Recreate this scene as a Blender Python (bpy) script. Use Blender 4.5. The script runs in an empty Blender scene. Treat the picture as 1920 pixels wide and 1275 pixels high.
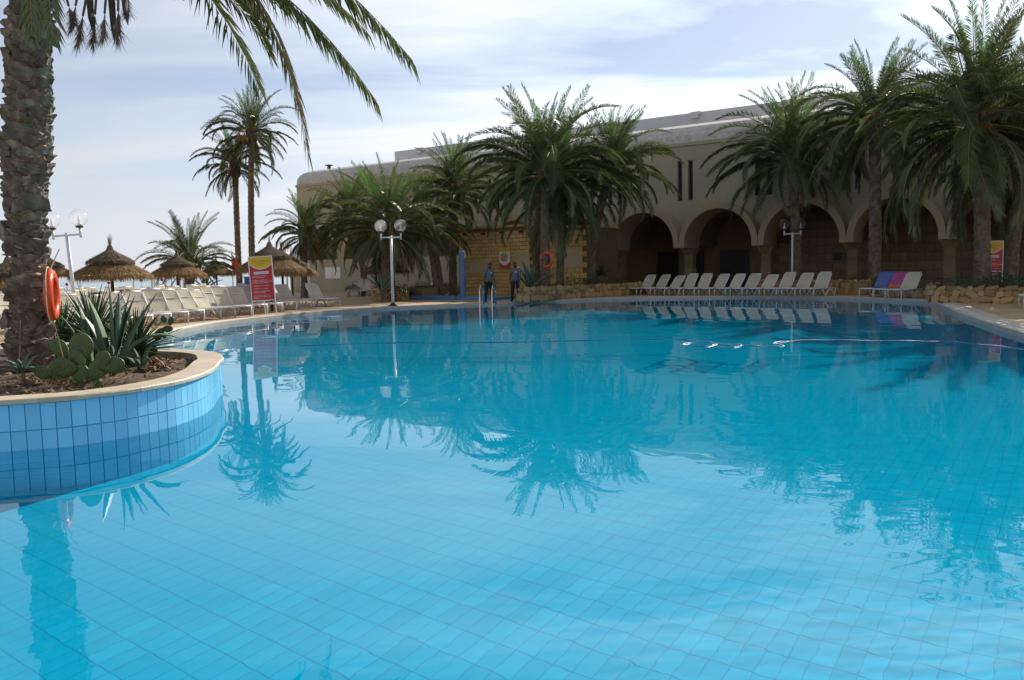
import bpy, bmesh, math, random
import numpy as np
from mathutils import Vector, Matrix
from mathutils.geometry import delaunay_2d_cdt
random.seed(7); rng = np.random.default_rng(7)
R = math.radians; PI = math.pi
SC = bpy.context.scene; COL = SC.collection

# ---------------------------------------------------------------- camera, sky, sun, exposure
F = 1550.0; CX = 960.0; CY = 637.5; PITCH = math.atan(131.5/F); ROLL = .02; EYE = 1.55
cf = np.array([0, math.cos(PITCH), -math.sin(PITCH)]); r0 = np.array([1., 0, 0]); u0 = np.array([0, math.sin(PITCH), math.cos(PITCH)])
cr = r0*math.cos(ROLL)-u0*math.sin(ROLL); cu = u0*math.cos(ROLL)+r0*math.sin(ROLL)
cam = bpy.data.cameras.new('camera'); cam_o = bpy.data.objects.new('camera', cam); COL.objects.link(cam_o)
cam.sensor_width = 36; cam.lens = 36*F/1920; cam.clip_end = 9000; cam.clip_start = .05
cam_o.matrix_world = Matrix(((cr[0], cu[0], -cf[0], 0), (cr[1], cu[1], -cf[1], 0), (cr[2], cu[2], -cf[2], EYE), (0, 0, 0, 1)))
SC.camera = cam_o
SUN_AZ = R(29); SUN_EL = R(29.5)          # azimuth from +Y towards +X
W = bpy.data.worlds.new('World'); SC.world = W; W.use_nodes = True
nt = W.node_tree; bg = nt.nodes['Background']; bg.inputs['Strength'].default_value = .085
sky = nt.nodes.new('ShaderNodeTexSky'); sky.sky_type = 'NISHITA'; sky.sun_disc = False
sky.sun_elevation = SUN_EL; sky.sun_rotation = SUN_AZ; sky.air_density = 1.0; sky.dust_density = .25; sky.ozone_density = 2.0
def _n(t, **k):
    n = nt.nodes.new(t)
    for a, b in k.items(): setattr(n, a, b)
    return n
tc = _n('ShaderNodeTexCoord'); sp = _n('ShaderNodeSeparateXYZ'); nt.links.new(tc.outputs['Generated'], sp.inputs[0])
def mth(op, a, b=None):
    m = _n('ShaderNodeMath', operation=op)
    for i, x in enumerate((a, b)):
        if x is None: continue
        if isinstance(x, (int, float)): m.inputs[i].default_value = x
        else: nt.links.new(x, m.inputs[i])
    return m.outputs[0]
den = mth('ADD', mth('MAXIMUM', sp.outputs[2], 0.0), .16)
cmb = _n('ShaderNodeCombineXYZ'); nt.links.new(mth('DIVIDE', sp.outputs[0], den), cmb.inputs[0]); nt.links.new(mth('DIVIDE', sp.outputs[1], den), cmb.inputs[1])
mp = _n('ShaderNodeMapping'); mp.inputs['Rotation'].default_value = (0, 0, R(-24)); mp.inputs['Scale'].default_value = (.55, 1.5, 1); mp.inputs['Location'].default_value = (3.1, .35, 0)
nt.links.new(cmb.outputs[0], mp.inputs[0])
nz = _n('ShaderNodeTexNoise'); nz.inputs['Scale'].default_value = 1.15; nz.inputs['Detail'].default_value = 7; nz.inputs['Roughness'].default_value = .52; nz.inputs['Distortion'].default_value = .5
nt.links.new(mp.outputs[0], nz.inputs['Vector'])
rp = _n('ShaderNodeValToRGB'); rp.color_ramp.elements[0].position = .36; rp.color_ramp.elements[1].position = .74
nt.links.new(nz.outputs['Fac'], rp.inputs[0])
hz = _n('ShaderNodeMixRGB'); hz.inputs[2].default_value = (6.6, 7.0, 8.3, 1)          # pale sea haze low over the horizon
nt.links.new(mth('MULTIPLY', mth('POWER', 2.718, mth('MULTIPLY', mth('MAXIMUM', sp.outputs[2], 0.0), -3.6)), .85), hz.inputs[0]); nt.links.new(sky.outputs[0], hz.inputs[1])
mx = _n('ShaderNodeMixRGB'); mx.inputs[2].default_value = (12.5, 12.7, 13.2, 1)
dt = _n('ShaderNodeVectorMath', operation='DOT_PRODUCT'); nt.links.new(tc.outputs['Generated'], dt.inputs[0])
dt.inputs[1].default_value = (math.sin(SUN_AZ)*math.cos(SUN_EL), math.cos(SUN_AZ)*math.cos(SUN_EL), math.sin(SUN_EL))
fs = mth('ADD', mth('MULTIPLY', mth('POWER', mth('MAXIMUM', dt.outputs['Value'], 0.0), 5.0), 1.35), .42)     # thin cloud scatters forward: brighter towards the sun
vm = _n('ShaderNodeVectorMath', operation='SCALE'); vm.inputs[0].default_value = (15.0, 15.1, 15.5); nt.links.new(fs, vm.inputs['Scale']); nt.links.new(vm.outputs[0], mx.inputs[2])
nt.links.new(mth('MULTIPLY', rp.outputs[0], .72), mx.inputs[0]); nt.links.new(hz.outputs[0], mx.inputs[1]); nt.links.new(mx.outputs[0], bg.inputs['Color'])
sl = bpy.data.lights.new('sun', 'SUN'); sl.energy = 5.0; sl.angle = R(.55); sl.color = (1, .93, .82); sl.cycles.is_caustics_light = True
so = bpy.data.objects.new('sun', sl); COL.objects.link(so)
sd = Vector((math.sin(SUN_AZ)*math.cos(SUN_EL), math.cos(SUN_AZ)*math.cos(SUN_EL), math.sin(SUN_EL)))
so.rotation_euler = sd.to_track_quat('Z', 'Y').to_euler()
vs = SC.view_settings; vs.view_transform = 'Standard'; vs.look = 'None'; vs.exposure = 0.36; vs.gamma = 1
SC.cycles.use_denoising = True; SC.cycles.max_bounces = 8; SC.cycles.transparent_max_bounces = 12; SC.cycles.sample_clamp_indirect = 6
SC.cycles.caustics_reflective = False; SC.cycles.blur_glossy = .3

# ---------------------------------------------------------------- helpers
EYEV = np.array([0, 0, EYE])
def ray(x, y): return cf+cr*(x-CX)/F-cu*(y-CY)/F
def PZ(x, y, z=.1):                       # pixel on a horizontal plane
    d = ray(x, y); return EYEV+d*((z-EYE)/d[2])
def PY(x, y, Y):                          # pixel at a known depth
    d = ray(x, y); return EYEV+d*(Y/d[1])
class MB:
    def __init__(s): s.v = []; s.f = []; s.m = []
    def add(s, vs, fs, mi=0):
        o = len(s.v); s.v += [tuple(map(float, p)) for p in vs]; s.f += [tuple(i+o for i in f) for f in fs]; s.m += [mi]*len(fs); return s
    def box(s, a, b, mi=0):
        (x0, y0, z0), (x1, y1, z1) = a, b
        return s.add([(x0,y0,z0),(x1,y0,z0),(x1,y1,z0),(x0,y1,z0),(x0,y0,z1),(x1,y0,z1),(x1,y1,z1),(x0,y1,z1)], [(0,3,2,1),(4,5,6,7),(0,1,5,4),(1,2,6,5),(2,3,7,6),(3,0,4,7)], mi)
    def tube(s, pts, rad, n=8, mi=0, caps=True, flat=1.0):
        pts = [Vector(p) for p in pts]; k = len(pts); rad = [rad]*k if isinstance(rad, (int, float)) else rad
        vs = []; up = None
        for i, p in enumerate(pts):
            t = (pts[min(i+1, k-1)]-pts[max(i-1, 0)]).normalized()
            if up is None: up = Vector((0, 0, 1)) if abs(t.z) < .9 else Vector((1, 0, 0))
            a = t.cross(up).normalized(); b = a.cross(t).normalized(); up = b
            for j in range(n):
                q = 2*PI*j/n; vs.append(p+(a*math.cos(q)+b*math.sin(q)*flat)*rad[i])
        fs = [(i*n+j, i*n+(j+1) % n, (i+1)*n+(j+1) % n, (i+1)*n+j) for i in range(k-1) for j in range(n)]
        if caps: fs += [tuple(range(n-1, -1, -1)), tuple((k-1)*n+j for j in range(n))]
        return s.add(vs, fs, mi)
    def sphere(s, c, r, n=12, m=8, mi=0, sc=(1, 1, 1)):
        vs = [(c[0], c[1], c[2]+r*sc[2])]
        for i in range(1, m):
            a = PI*i/m
            for j in range(n):
                q = 2*PI*j/n; vs.append((c[0]+r*sc[0]*math.sin(a)*math.cos(q), c[1]+r*sc[1]*math.sin(a)*math.sin(q), c[2]+r*sc[2]*math.cos(a)))
        vs.append((c[0], c[1], c[2]-r*sc[2])); L = len(vs)-1
        fs = [(0, 1+j, 1+(j+1) % n) for j in range(n)]
        fs += [(1+i*n+j, 1+(i+1)*n+j, 1+(i+1)*n+(j+1) % n, 1+i*n+(j+1) % n) for i in range(m-2) for j in range(n)]
        fs += [(L, 1+(m-2)*n+(j+1) % n, 1+(m-2)*n+j) for j in range(n)]
        return s.add(vs, fs, mi)
    def mesh(s, name, mats, smooth=False):
        me = bpy.data.meshes.new(name); me.from_pydata(s.v, [], s.f)
        for m in (mats if isinstance(mats, (list, tuple)) else [mats]): me.materials.append(m)
        if any(s.m): me.polygons.foreach_set('material_index', s.m)
        if smooth: me.polygons.foreach_set('use_smooth', [True]*len(s.f))
        me.update(); return me
def link(name, data, parent=None, M=None):
    o = bpy.data.objects.new(name, data); COL.objects.link(o); o.parent = parent
    if M is not None: o.matrix_local = M
    return o
def part(name, mb, mat, parent=None, smooth=False, M=None): return link(name, mb.mesh(name, mat, smooth), parent, M)
def empty(name, loc=(0, 0, 0), rz=0, sc=1):
    o = link(name, None); o.location = tuple(map(float, loc)); o.rotation_euler = (0, 0, rz); o.scale = (sc,)*3; o.empty_display_size = .2; return o
def tag(o, label=None, cat=None, group=None, kind=None):
    if label: o['label'] = label
    if cat: o['category'] = cat
    if group: o['group'] = group
    if kind: o['kind'] = kind
    return o
def copy_tree(o, parent=None):
    c = o.copy(); COL.objects.link(c); c.parent = parent
    for ch in list(o.children): copy_tree(ch, c)
    return c
def ordn(i): return ['first','second','third','fourth','fifth','sixth','seventh','eighth','ninth','tenth','eleventh','twelfth','thirteenth','fourteenth','fifteenth','sixteenth'][i]
def TR(loc, rx=0, ry=0, rz=0, s=1): return Matrix.Translation(Vector([float(c) for c in loc])) @ Matrix.Rotation(rz, 4, 'Z') @ Matrix.Rotation(ry, 4, 'Y') @ Matrix.Rotation(rx, 4, 'X') @ Matrix.Scale(s, 4)

# ---------------------------------------------------------------- materials
def pmat(name, c1, c2=None, rough=.6, scale=6., bump=0., bscale=None, metal=0, spec=.5, vary=0., coords='Object', detail=5, stretch=(1, 1, 1), trans=0., contrast=(.3, .7)):
    m = bpy.data.materials.new(name); m.use_nodes = True; t = m.node_tree; b = t.nodes['Principled BSDF']
    b.inputs['Roughness'].default_value = rough; b.inputs['Metallic'].default_value = metal; b.inputs['Specular IOR Level'].default_value = spec
    c2 = c2 or tuple(min(1, x*.8) for x in c1)
    tcn = t.nodes.new('ShaderNodeTexCoord'); mpn = t.nodes.new('ShaderNodeMapping'); mpn.inputs['Scale'].default_value = stretch
    t.links.new(tcn.outputs[coords], mpn.inputs[0])
    no = t.nodes.new('ShaderNodeTexNoise'); no.inputs['Scale'].default_value = scale; no.inputs['Detail'].default_value = detail
    t.links.new(mpn.outputs[0], no.inputs['Vector'])
    cr_ = t.nodes.new('ShaderNodeValToRGB'); cr_.color_ramp.elements[0].color = (*c1, 1); cr_.color_ramp.elements[1].color = (*c2, 1)
    cr_.color_ramp.elements[0].position, cr_.color_ramp.elements[1].position = contrast
    t.links.new(no.outputs['Fac'], cr_.inputs[0]); out = cr_.outputs[0]
    if vary:
        oi = t.nodes.new('ShaderNodeObjectInfo'); hs = t.nodes.new('ShaderNodeHueSaturation')
        ma = t.nodes.new('ShaderNodeMapRange'); ma.inputs[3].default_value = 1-vary; ma.inputs[4].default_value = 1+vary
        t.links.new(oi.outputs['Random'], ma.inputs[0]); t.links.new(ma.outputs[0], hs.inputs['Value']); t.links.new(out, hs.inputs['Color']); out = hs.outputs[0]
    t.links.new(out, b.inputs['Base Color'])
    if bump:
        n2 = t.nodes.new('ShaderNodeTexNoise'); n2.inputs['Scale'].default_value = bscale or scale*4; n2.inputs['Detail'].default_value = 4
        t.links.new(mpn.outputs[0], n2.inputs['Vector'])
        bp = t.nodes.new('ShaderNodeBump'); bp.inputs['Strength'].default_value = bump; bp.inputs['Distance'].default_value = .02
        t.links.new(n2.outputs['Fac'], bp.inputs['Height']); t.links.new(bp.outputs[0], b.inputs['Normal'])
    if trans:
        tl = t.nodes.new('ShaderNodeBsdfTranslucent'); ms = t.nodes.new('ShaderNodeMixShader'); ms.inputs[0].default_value = trans
        t.links.new(out, tl.inputs[0]); t.links.new(b.outputs[0], ms.inputs[1]); t.links.new(tl.outputs[0], ms.inputs[2]); t.links.new(ms.outputs[0], t.nodes['Material Output'].inputs[0])
    return m
def brickmat(name, c1, c2, mortar, w, h, gap, rough=.8, offset=.5, bump=.4, coords='Object', rot=0):
    m = pmat(name, c1, c2, rough, 3.0, 0, vary=0); t = m.node_tree; b = t.nodes['Principled BSDF']
    br = t.nodes.new('ShaderNodeTexBrick'); tcn = t.nodes.new('ShaderNodeTexCoord'); mpn = t.nodes.new('ShaderNodeMapping'); mpn.inputs['Rotation'].default_value = (0, 0, rot)
    t.links.new(tcn.outputs[coords], mpn.inputs[0]); t.links.new(mpn.outputs[0], br.inputs[0])
    br.inputs['Scale'].default_value = 1; br.inputs['Brick Width'].default_value = w; br.inputs['Row Height'].default_value = h; br.inputs['Mortar Size'].default_value = gap; br.offset = offset
    br.inputs['Color1'].default_value = (1, 1, 1, 1); br.inputs['Color2'].default_value = (.82, .8, .76, 1); br.inputs['Mortar'].default_value = (*[a/max(b_, .01) for a, b_ in zip(mortar, c1)], 1)
    mu = t.nodes.new('ShaderNodeMixRGB'); mu.blend_type = 'MULTIPLY'; mu.inputs[0].default_value = 1
    src = b.inputs['Base Color'].links[0].from_socket
    t.links.new(src, mu.inputs[1]); t.links.new(br.outputs['Color'], mu.inputs[2]); t.links.new(mu.outputs[0], b.inputs['Base Color'])
    return m
M = {}
M['tile'] = pmat('pool_tile', (.07, .60, .87), (.10, .64, .89), .65, 2.2, vary=.06, spec=.08)
M['grout'] = pmat('tile_grout', (.05, .42, .63), (.065, .46, .67), .8, 5)
M['wtile'] = pmat('wall_tile', (.23, .58, .83), (.28, .62, .85), .16, 1.5, vary=.08)
M['lip'] = pmat('pool_lip_tile', (.50, .46, .40), (.42, .38, .32), .4, 2.5)
M['coping'] = pmat('coping_stone', (.60, .50, .37), (.46, .37, .26), .55, 3.5, .15, 30, vary=.05)
M['deck'] = brickmat('deck_paving', (.56, .38, .21), (.44, .29, .16), (.22, .15, .09), .6, .6, .012, .75, 0.0, rot=R(55.5))
M['sand'] = pmat('beach_sand', (.55, .46, .33), (.46, .37, .26), .9, .8, .2)
M['stucco'] = pmat('cream_stucco', (.43, .375, .25), (.32, .275, .18), .85, .55, .25, 60, contrast=(.22, .85), stretch=(1, 1, .35), detail=9)
M['hood'] = pmat('arch_stucco', (.42, .33, .20), (.35, .275, .165), .8, .9, .2, 50)
M['white'] = pmat('white_stucco', (.66, .65, .64), (.54, .53, .53), .8, .5, .15, 40)
M['rough_roof'] = pmat('rough_roof_render', (.62, .56, .50), (.42, .37, .33), .9, 4, .6, 14)
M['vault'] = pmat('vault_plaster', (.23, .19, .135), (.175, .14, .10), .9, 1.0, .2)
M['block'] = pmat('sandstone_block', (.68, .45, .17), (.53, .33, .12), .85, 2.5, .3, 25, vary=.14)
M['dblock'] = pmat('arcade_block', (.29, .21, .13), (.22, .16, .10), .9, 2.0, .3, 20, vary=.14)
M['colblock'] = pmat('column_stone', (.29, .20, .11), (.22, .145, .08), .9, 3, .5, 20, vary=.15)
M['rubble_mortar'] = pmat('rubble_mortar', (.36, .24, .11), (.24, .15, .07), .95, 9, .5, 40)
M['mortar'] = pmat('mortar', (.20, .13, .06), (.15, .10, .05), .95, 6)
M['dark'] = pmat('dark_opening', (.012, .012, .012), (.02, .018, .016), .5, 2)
M['glass_dark'] = pmat('window_glass', (.02, .022, .025), (.03, .03, .035), .08, 2)
M['rubble'] = pmat('rubble_stone', (.60, .40, .18), (.24, .13, .055), .9, 6, .7, 26, vary=.42)
M['soil'] = pmat('planter_soil', (.125, .085, .05), (.055, .036, .02), .95, 14, .8, 60)
M['plastic'] = pmat('white_plastic', (.74, .72, .68), (.66, .64, .6), .35, 5)
M['sling'] = pmat('beige_sling', (.60, .52, .385), (.51, .435, .32), .75, 2.0, .3, 6, vary=.1, trans=.06)
M['thatch'] = pmat('thatch', (.40, .245, .095), (.21, .13, .055), .9, 9, .4, 60, stretch=(4, 4, .5), trans=.25)
M['thatch_dark'] = pmat('weathered_thatch', (.20, .145, .085), (.10, .07, .042), .95, 9, .4, 60, trans=.1)
for k_ in ('thatch', 'thatch_dark'):
    t_ = M[k_].node_tree; b_ = t_.nodes['Principled BSDF']; ge = t_.nodes.new('ShaderNodeNewGeometry'); hv = t_.nodes.new('ShaderNodeHueSaturation'); mr = t_.nodes.new('ShaderNodeMapRange'); mr.inputs[3].default_value = .45; mr.inputs[4].default_value = 1.7
    t_.links.new(ge.outputs['Random Per Island'], mr.inputs[0]); t_.links.new(mr.outputs[0], hv.inputs['Value']); sr = b_.inputs['Base Color'].links[0].from_socket; t_.links.new(sr, hv.inputs['Color']); t_.links.new(hv.outputs[0], b_.inputs['Base Color'])
M['wood'] = pmat('dark_wood', (.07, .042, .025), (.04, .025, .015), .8, 12, .3)
M['leaf'] = pmat('palm_leaflet', (.098, .130, .038), (.135, .162, .052), .38, 1.2, vary=.35, trans=.34, spec=.55)
M['leaf_young'] = pmat('young_palm_leaflet', (.075, .19, .028), (.10, .22, .035), .38, 1.2, vary=.15, trans=.4)
M['leaf_dry'] = pmat('dry_palm_leaflet', (.16, .115, .05), (.23, .165, .075), .6, 2, vary=.3, trans=.2)
M['rachis'] = pmat('frond_rachis', (.26, .22, .08), (.17, .12, .05), .6, 3)
M['bark'] = pmat('palm_bark', (.25, .185, .12), (.105, .075, .05), .95, 5, .9, 26, stretch=(1, 1, .6))
M['boot'] = pmat('leaf_base_wood', (.33, .27, .205), (.12, .095, .07), .9, 9, .9, 40, vary=.35, stretch=(1, 1, .35))
M['fruit'] = pmat('date_stalk', (.42, .22, .045), (.28, .13, .03), .6, 8)
M['metal_white'] = pmat('white_enamel', (.74, .75, .74), (.62, .62, .6), .35, 4)
M['steel'] = pmat('stainless_steel', (.62, .63, .63), (.55, .55, .55), .18, 6, metal=1)
M['black'] = pmat('black_plastic', (.03, .03, .03), (.02, .02, .02), .5, 5)
M['buoy'] = pmat('orange_plastic', (.78, .095, .022), (.70, .075, .018), .22, 4)
M['rope'] = pmat('rope', (.62, .52, .36), (.5, .4, .27), .8, 40)
M['red'] = pmat('red_print', (.52, .022, .022), (.47, .018, .018), .4, 3)
M['yellow'] = pmat('yellow_print', (.72, .43, .015), (.66, .38, .012), .4, 3)
M['ink_white'] = pmat('white_print', (.78, .74, .7), (.74, .7, .66), .5, 3)
M['ink_blue'] = pmat('blue_print', (.06, .075, .25), (.05, .06, .2), .5, 3)
M['ink_red'] = pmat('dark_red_print', (.30, .10, .02), (.25, .08, .02), .5, 3)
M['shower'] = pmat('blue_shower_tile', (.10, .22, .42), (.14, .27, .46), .4, 5)
M['panel'] = pmat('painted_panel', (.56, .44, .25), (.48, .37, .21), .6, 2)
M['agave'] = pmat('agave_leaf', (.075, .135, .080), (.11, .175, .105), .45, 3, .1, 30, vary=.14)
M['cactus'] = pmat('cactus_pad', (.045, .090, .020), (.072, .120, .032), .5, 7, .3, 30, vary=.2)
M['yucca'] = pmat('yucca_leaf', (.035, .085, .022), (.06, .115, .03), .4, 3, vary=.2, trans=.15)
M['shrub'] = pmat('shrub_leaf', (.03, .075, .018), (.055, .11, .025), .45, 3, vary=.2, trans=.2)
M['dead'] = pmat('dead_leaf', (.30, .20, .10), (.17, .10, .05), .9, 8, vary=.3)
M['skin'] = pmat('dark_skin', (.13, .070, .045), (.10, .052, .033), .5, 8)
M['shirt'] = pmat('grey_polo', (.14, .145, .16), (.11, .115, .13), .9, 20, .2)
M['trousers'] = pmat('black_trousers', (.018, .018, .021), (.013, .013, .015), .9, 20)
M['hair'] = pmat('black_hair', (.01, .009, .008), (.015, .013, .012), .7, 60)
M['towel_blue'] = pmat('blue_towel', (.14, .19, .48), (.10, .14, .38), .95, 12, .5, 60)
M['towel_pink'] = pmat('pink_towel', (.50, .10, .28), (.44, .08, .22), .95, 12, .5, 60)
M['towel_orange'] = pmat('orange_towel_end', (.75, .22, .05), (.65, .17, .04), .95, 12, .5, 60)
M['hose'] = pmat('blue_hose', (.012, .05, .26), (.01, .04, .22), .4, 5)
M['sea'] = pmat('sea', (.055, .20, .27), (.085, .26, .32), .12, .05, .5, .9, stretch=(1, 2.4, 1))
M['foam'] = pmat('foam', (.7, .74, .75), (.6, .65, .67), .8, 3)
t_ = M['cactus'].node_tree; b_ = t_.nodes['Principled BSDF']; vo = t_.nodes.new('ShaderNodeTexVoronoi'); vo.inputs['Scale'].default_value = 26; tcv = t_.nodes.new('ShaderNodeTexCoord'); t_.links.new(tcv.outputs['Object'], vo.inputs['Vector'])
rv = t_.nodes.new('ShaderNodeValToRGB'); rv.color_ramp.elements[0].position = .10; rv.color_ramp.elements[0].color = (1, 1, 1, 1); rv.color_ramp.elements[1].position = .2; rv.color_ramp.elements[1].color = (0, 0, 0, 1); t_.links.new(vo.outputs['Distance'], rv.inputs[0])
mv = t_.nodes.new('ShaderNodeMixRGB'); mv.inputs[2].default_value = (.16, .19, .08, 1); sr = b_.inputs['Base Color'].links[0].from_socket; t_.links.new(rv.outputs[0], mv.inputs[0]); t_.links.new(sr, mv.inputs[1]); t_.links.new(mv.outputs[0], b_.inputs['Base Color'])
def water_mat():
    m = bpy.data.materials.new('pool_water'); m.use_nodes = True; t = m.node_tree; t.nodes.remove(t.nodes['Principled BSDF'])
    g = t.nodes.new('ShaderNodeBsdfPrincipled'); g.inputs['IOR'].default_value = 1.333; g.inputs['Roughness'].default_value = 0; g.inputs['Transmission Weight'].default_value = 1
    g.inputs['Base Color'].default_value = (.012, .855, .96, 1)
    t.links.new(g.outputs[0], t.nodes['Material Output'].inputs[0]); return m
def clear_glass():
    m = bpy.data.materials.new('clear_globe'); m.use_nodes = True; t = m.node_tree; t.nodes.remove(t.nodes['Principled BSDF'])
    fr = t.nodes.new('ShaderNodeLayerWeight'); fr.inputs[0].default_value = .12; gl = t.nodes.new('ShaderNodeBsdfGlossy'); gl.inputs['Roughness'].default_value = .05
    tr = t.nodes.new('ShaderNodeBsdfTransparent'); tr.inputs[0].default_value = (.97, .97, .98, 1); df = t.nodes.new('ShaderNodeBsdfTranslucent'); df.inputs[0].default_value = (.9, .9, .9, 1)
    a = t.nodes.new('ShaderNodeMixShader'); a.inputs[0].default_value = .14; b = t.nodes.new('ShaderNodeMixShader')
    mm = t.nodes.new('ShaderNodeMath'); mm.operation = 'MULTIPLY'; mm.inputs[1].default_value = .45; t.links.new(fr.outputs['Facing'], mm.inputs[0])
    t.links.new(tr.outputs[0], a.inputs[1]); t.links.new(df.outputs[0], a.inputs[2]); t.links.new(mm.outputs[0], b.inputs[0]); t.links.new(a.outputs[0], b.inputs[1]); t.links.new(gl.outputs[0], b.inputs[2])
    t.links.new(b.outputs[0], t.nodes['Material Output'].inputs[0]); return m
M['water'] = water_mat(); M['globe'] = clear_glass()

# ---------------------------------------------------------------- plan shapes
def catmull(P, n=10, closed=True):
    P = [np.array(p, float) for p in P]; k = len(P); out = []
    for i in range(k if closed else k-1):
        g = lambda j: P[j % k] if closed else P[min(max(j, 0), k-1)]
        a, b, c, d = g(i-1), g(i), g(i+1), g(i+2)
        for q in range(n):
            t = q/n; out.append(.5*((2*b)+(c-a)*t+(2*a-5*b+4*c-d)*t*t+(3*b-a-3*c+d)*t**3))
    if not closed: out.append(P[-1])
    return np.array(out)
def edge(l): return [PZ(x, y, 0.)[:2] for x, y in l]
far = edge([(320, 629), (400, 613), (470, 603), (540, 595), (620, 587), (700, 581), (780, 577), (860, 574), (940, 571), (1000, 568), (1100, 564), (1200, 561), (1300, 559.5), (1400, 558.5), (1500, 559.5), (1600, 562), (1700, 567), (1745, 572), (1772, 581), (1800, 594), (1850, 612), (1920, 634)])
pool_pts = far+[np.array(p) for p in [(9.3, 13.2), (9.0, 9), (8.6, 5), (6.5, 2.2), (2, 1.5), (-4, 1.5), (-10, 2.2), (-13, 5), (-13.5, 10), (-11.5, 14.5), (-9.6, 18)]]
POOL = catmull(pool_pts, 5)
def offset(P, d):
    n = len(P); out = []
    area = sum(P[i][0]*P[(i+1) % n][1]-P[(i+1) % n][0]*P[i][1] for i in range(n)); sg = 1 if area > 0 else -1
    for i in range(n):
        t = P[(i+1) % n]-P[i-1]; t = t/np.linalg.norm(t); out.append(P[i]+np.array([t[1], -t[0]])*d*sg)
    return np.array(out)
def inside(P, x, y):
    r = np.zeros(np.shape(x), bool); n = len(P)
    for i in range(n):
        a, b = P[i], P[(i+1) % n]
        c = ((a[1] > y) != (b[1] > y)); r ^= c & (x < (b[0]-a[0])*(y-a[1])/(b[1]-a[1]+1e-12)+a[0])
    return r
def sheet_with_hole(name, outer, hole, z, mat):
    vs = [Vector(p) for p in outer]+[Vector(p) for p in hole]; no, nh = len(outer), len(hole)
    ed = [(i, (i+1) % no) for i in range(no)]+[(no+i, no+(i+1) % nh) for i in range(nh)]
    ov, oe, of, *_ = delaunay_2d_cdt(vs, ed, [], 0, 1e-5)
    c = np.array([[sum(ov[i].x for i in f)/3, sum(ov[i].y for i in f)/3] for f in of]); H = inside(hole, c[:, 0], c[:, 1]); O = inside(np.array(outer), c[:, 0], c[:, 1])
    fs = [tuple(f) for f, h, o in zip(of, H, O) if not h and o]
    return part(name, MB().add([(v.x, v.y, z) for v in ov], fs), mat)
def ring(P, Q, z0, z1, mb=None):
    mb = mb or MB(); n = len(P)
    mb.add([(*p, z0) for p in P]+[(*q, z1) for q in Q], [(i, (i+1) % n, n+(i+1) % n, n+i) for i in range(n)]); return mb
def poly(name, P, z, mat): return part(name, MB().add([(p[0], p[1], z) for p in P], [tuple(range(len(P)))]), mat)

# ---------------------------------------------------------------- the setting
tag(poly('ground', [(-3500, -3500), (3500, -3500), (3500, 3500), (-3500, 3500)], -2.6, M['sand']), kind='structure')
tag(poly('beach', [(-90, -20), (-76, 40), (-23, 64), (-15, 68), (-15, 110), (-30, 110), (-34, 76), (-140, 48), (-140, -20)], -.16, M['sand']), kind='structure')
tag(poly('sea', [(-3400, -300), (-120, 30), (-30, 72), (-16, 90), (-10, 160), (300, 3400), (-3400, 3400)], -.5, M['sea']), kind='structure')
B0, B1, B2, B3 = POOL, offset(POOL, .14), offset(POOL, .36), offset(POOL, .70)
tag(sheet_with_hole('deck', [(-80, -18), (90, -18), (90, 120), (-14, 120), (-14.5, 70), (-22, 64), (-80, 38)], B3, .1, M['deck']), kind='structure')
rim = part('pool_rim', ring(B0, B1, .108, .112), M['coping']); tag(rim, kind='structure')
mb = ring(B1, B1, .112, .06); ring(B1, B2, .06, .06, mb); ring(B2, B2, .06, .112, mb)
part('overflow_channel', mb, M['plastic'], rim)
mb = ring(B2, B3, .112, .108); ring(B3, B3, .108, .05, mb); part('outer_coping', mb, M['coping'], rim)
mb = MB(); ring(B0, B0, -.06, .108, mb); part('waterline_lip', mb, M['lip'], rim)
ta = R(55.5); TN = np.array([math.cos(ta), math.sin(ta)]); TU = np.array([TN[1], -TN[0]])     # tile / building axes
DEPTH = 1.6
basin = MB(); ring(B0, B0, -.06, -DEPTH-.3, basin); basin.add([(*p, -DEPTH-.0022) for p in POOL], [tuple(range(len(POOL)))])
basin = tag(part('pool_basin', basin, [M['grout']]), kind='structure'); basin.cycles.is_caustics_receiver = True
# floor tiles 250 x 125 mm in a plain grid
O = np.array([.5419, 4.6528]); gi, gj = np.meshgrid(np.arange(-140, 260), np.arange(-200, 220), indexing='ij')
cxy = O+(gi[..., None]+.5)*.25*TN+(gj[..., None]+.5)*.125*TU; cxy = cxy.reshape(-1, 2)
ok = inside(POOL, cxy[:, 0], cxy[:, 1]) & (cxy[:, 1] > 1.6); cxy = cxy[ok]
dist = np.hypot(cxy[:, 0], cxy[:, 1]); vis = (np.abs(cxy[:, 0])/np.maximum(cxy[:, 1], .1) < .60) & (cxy[:, 1] > 3.7)
near = np.argsort(np.where(vis, dist, 1e9))[:300]; isn = np.zeros(len(cxy), bool); isn[near] = True
def tile_tpl(a, b, bev=.004, h=.006):
    t = []
    for s, z in ((0, -h), (bev, 0)):
        t += [(-a+s, -b+s, z), (a-s, -b+s, z), (a-s, b-s, z), (-a+s, b-s, z)]
    return np.array(t), [(4, 5, 6, 7), (0, 1, 5, 4), (1, 2, 6, 5), (2, 3, 7, 6), (3, 0, 4, 7)]
tv, tf = tile_tpl(.1230, .0605, .0015, .0022)
me = MB().add(tv, tf).mesh('tile', M['tile'])
for i in near:
    o = link('tile', me, basin, TR((*cxy[i], -DEPTH+random.uniform(-.0004, .0006)), rz=ta)); o.cycles.is_caustics_receiver = True
rest = cxy[~isn]; rot = np.array([[math.cos(ta), math.sin(ta)], [-math.sin(ta), math.cos(ta)]])
vv = np.zeros((len(rest), 8, 3)); vv[:, :, :2] = rest[:, None, :]+(tv[:, :2] @ rot)[None]; vv[:, :, 2] = tv[:, 2]-DEPTH
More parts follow.
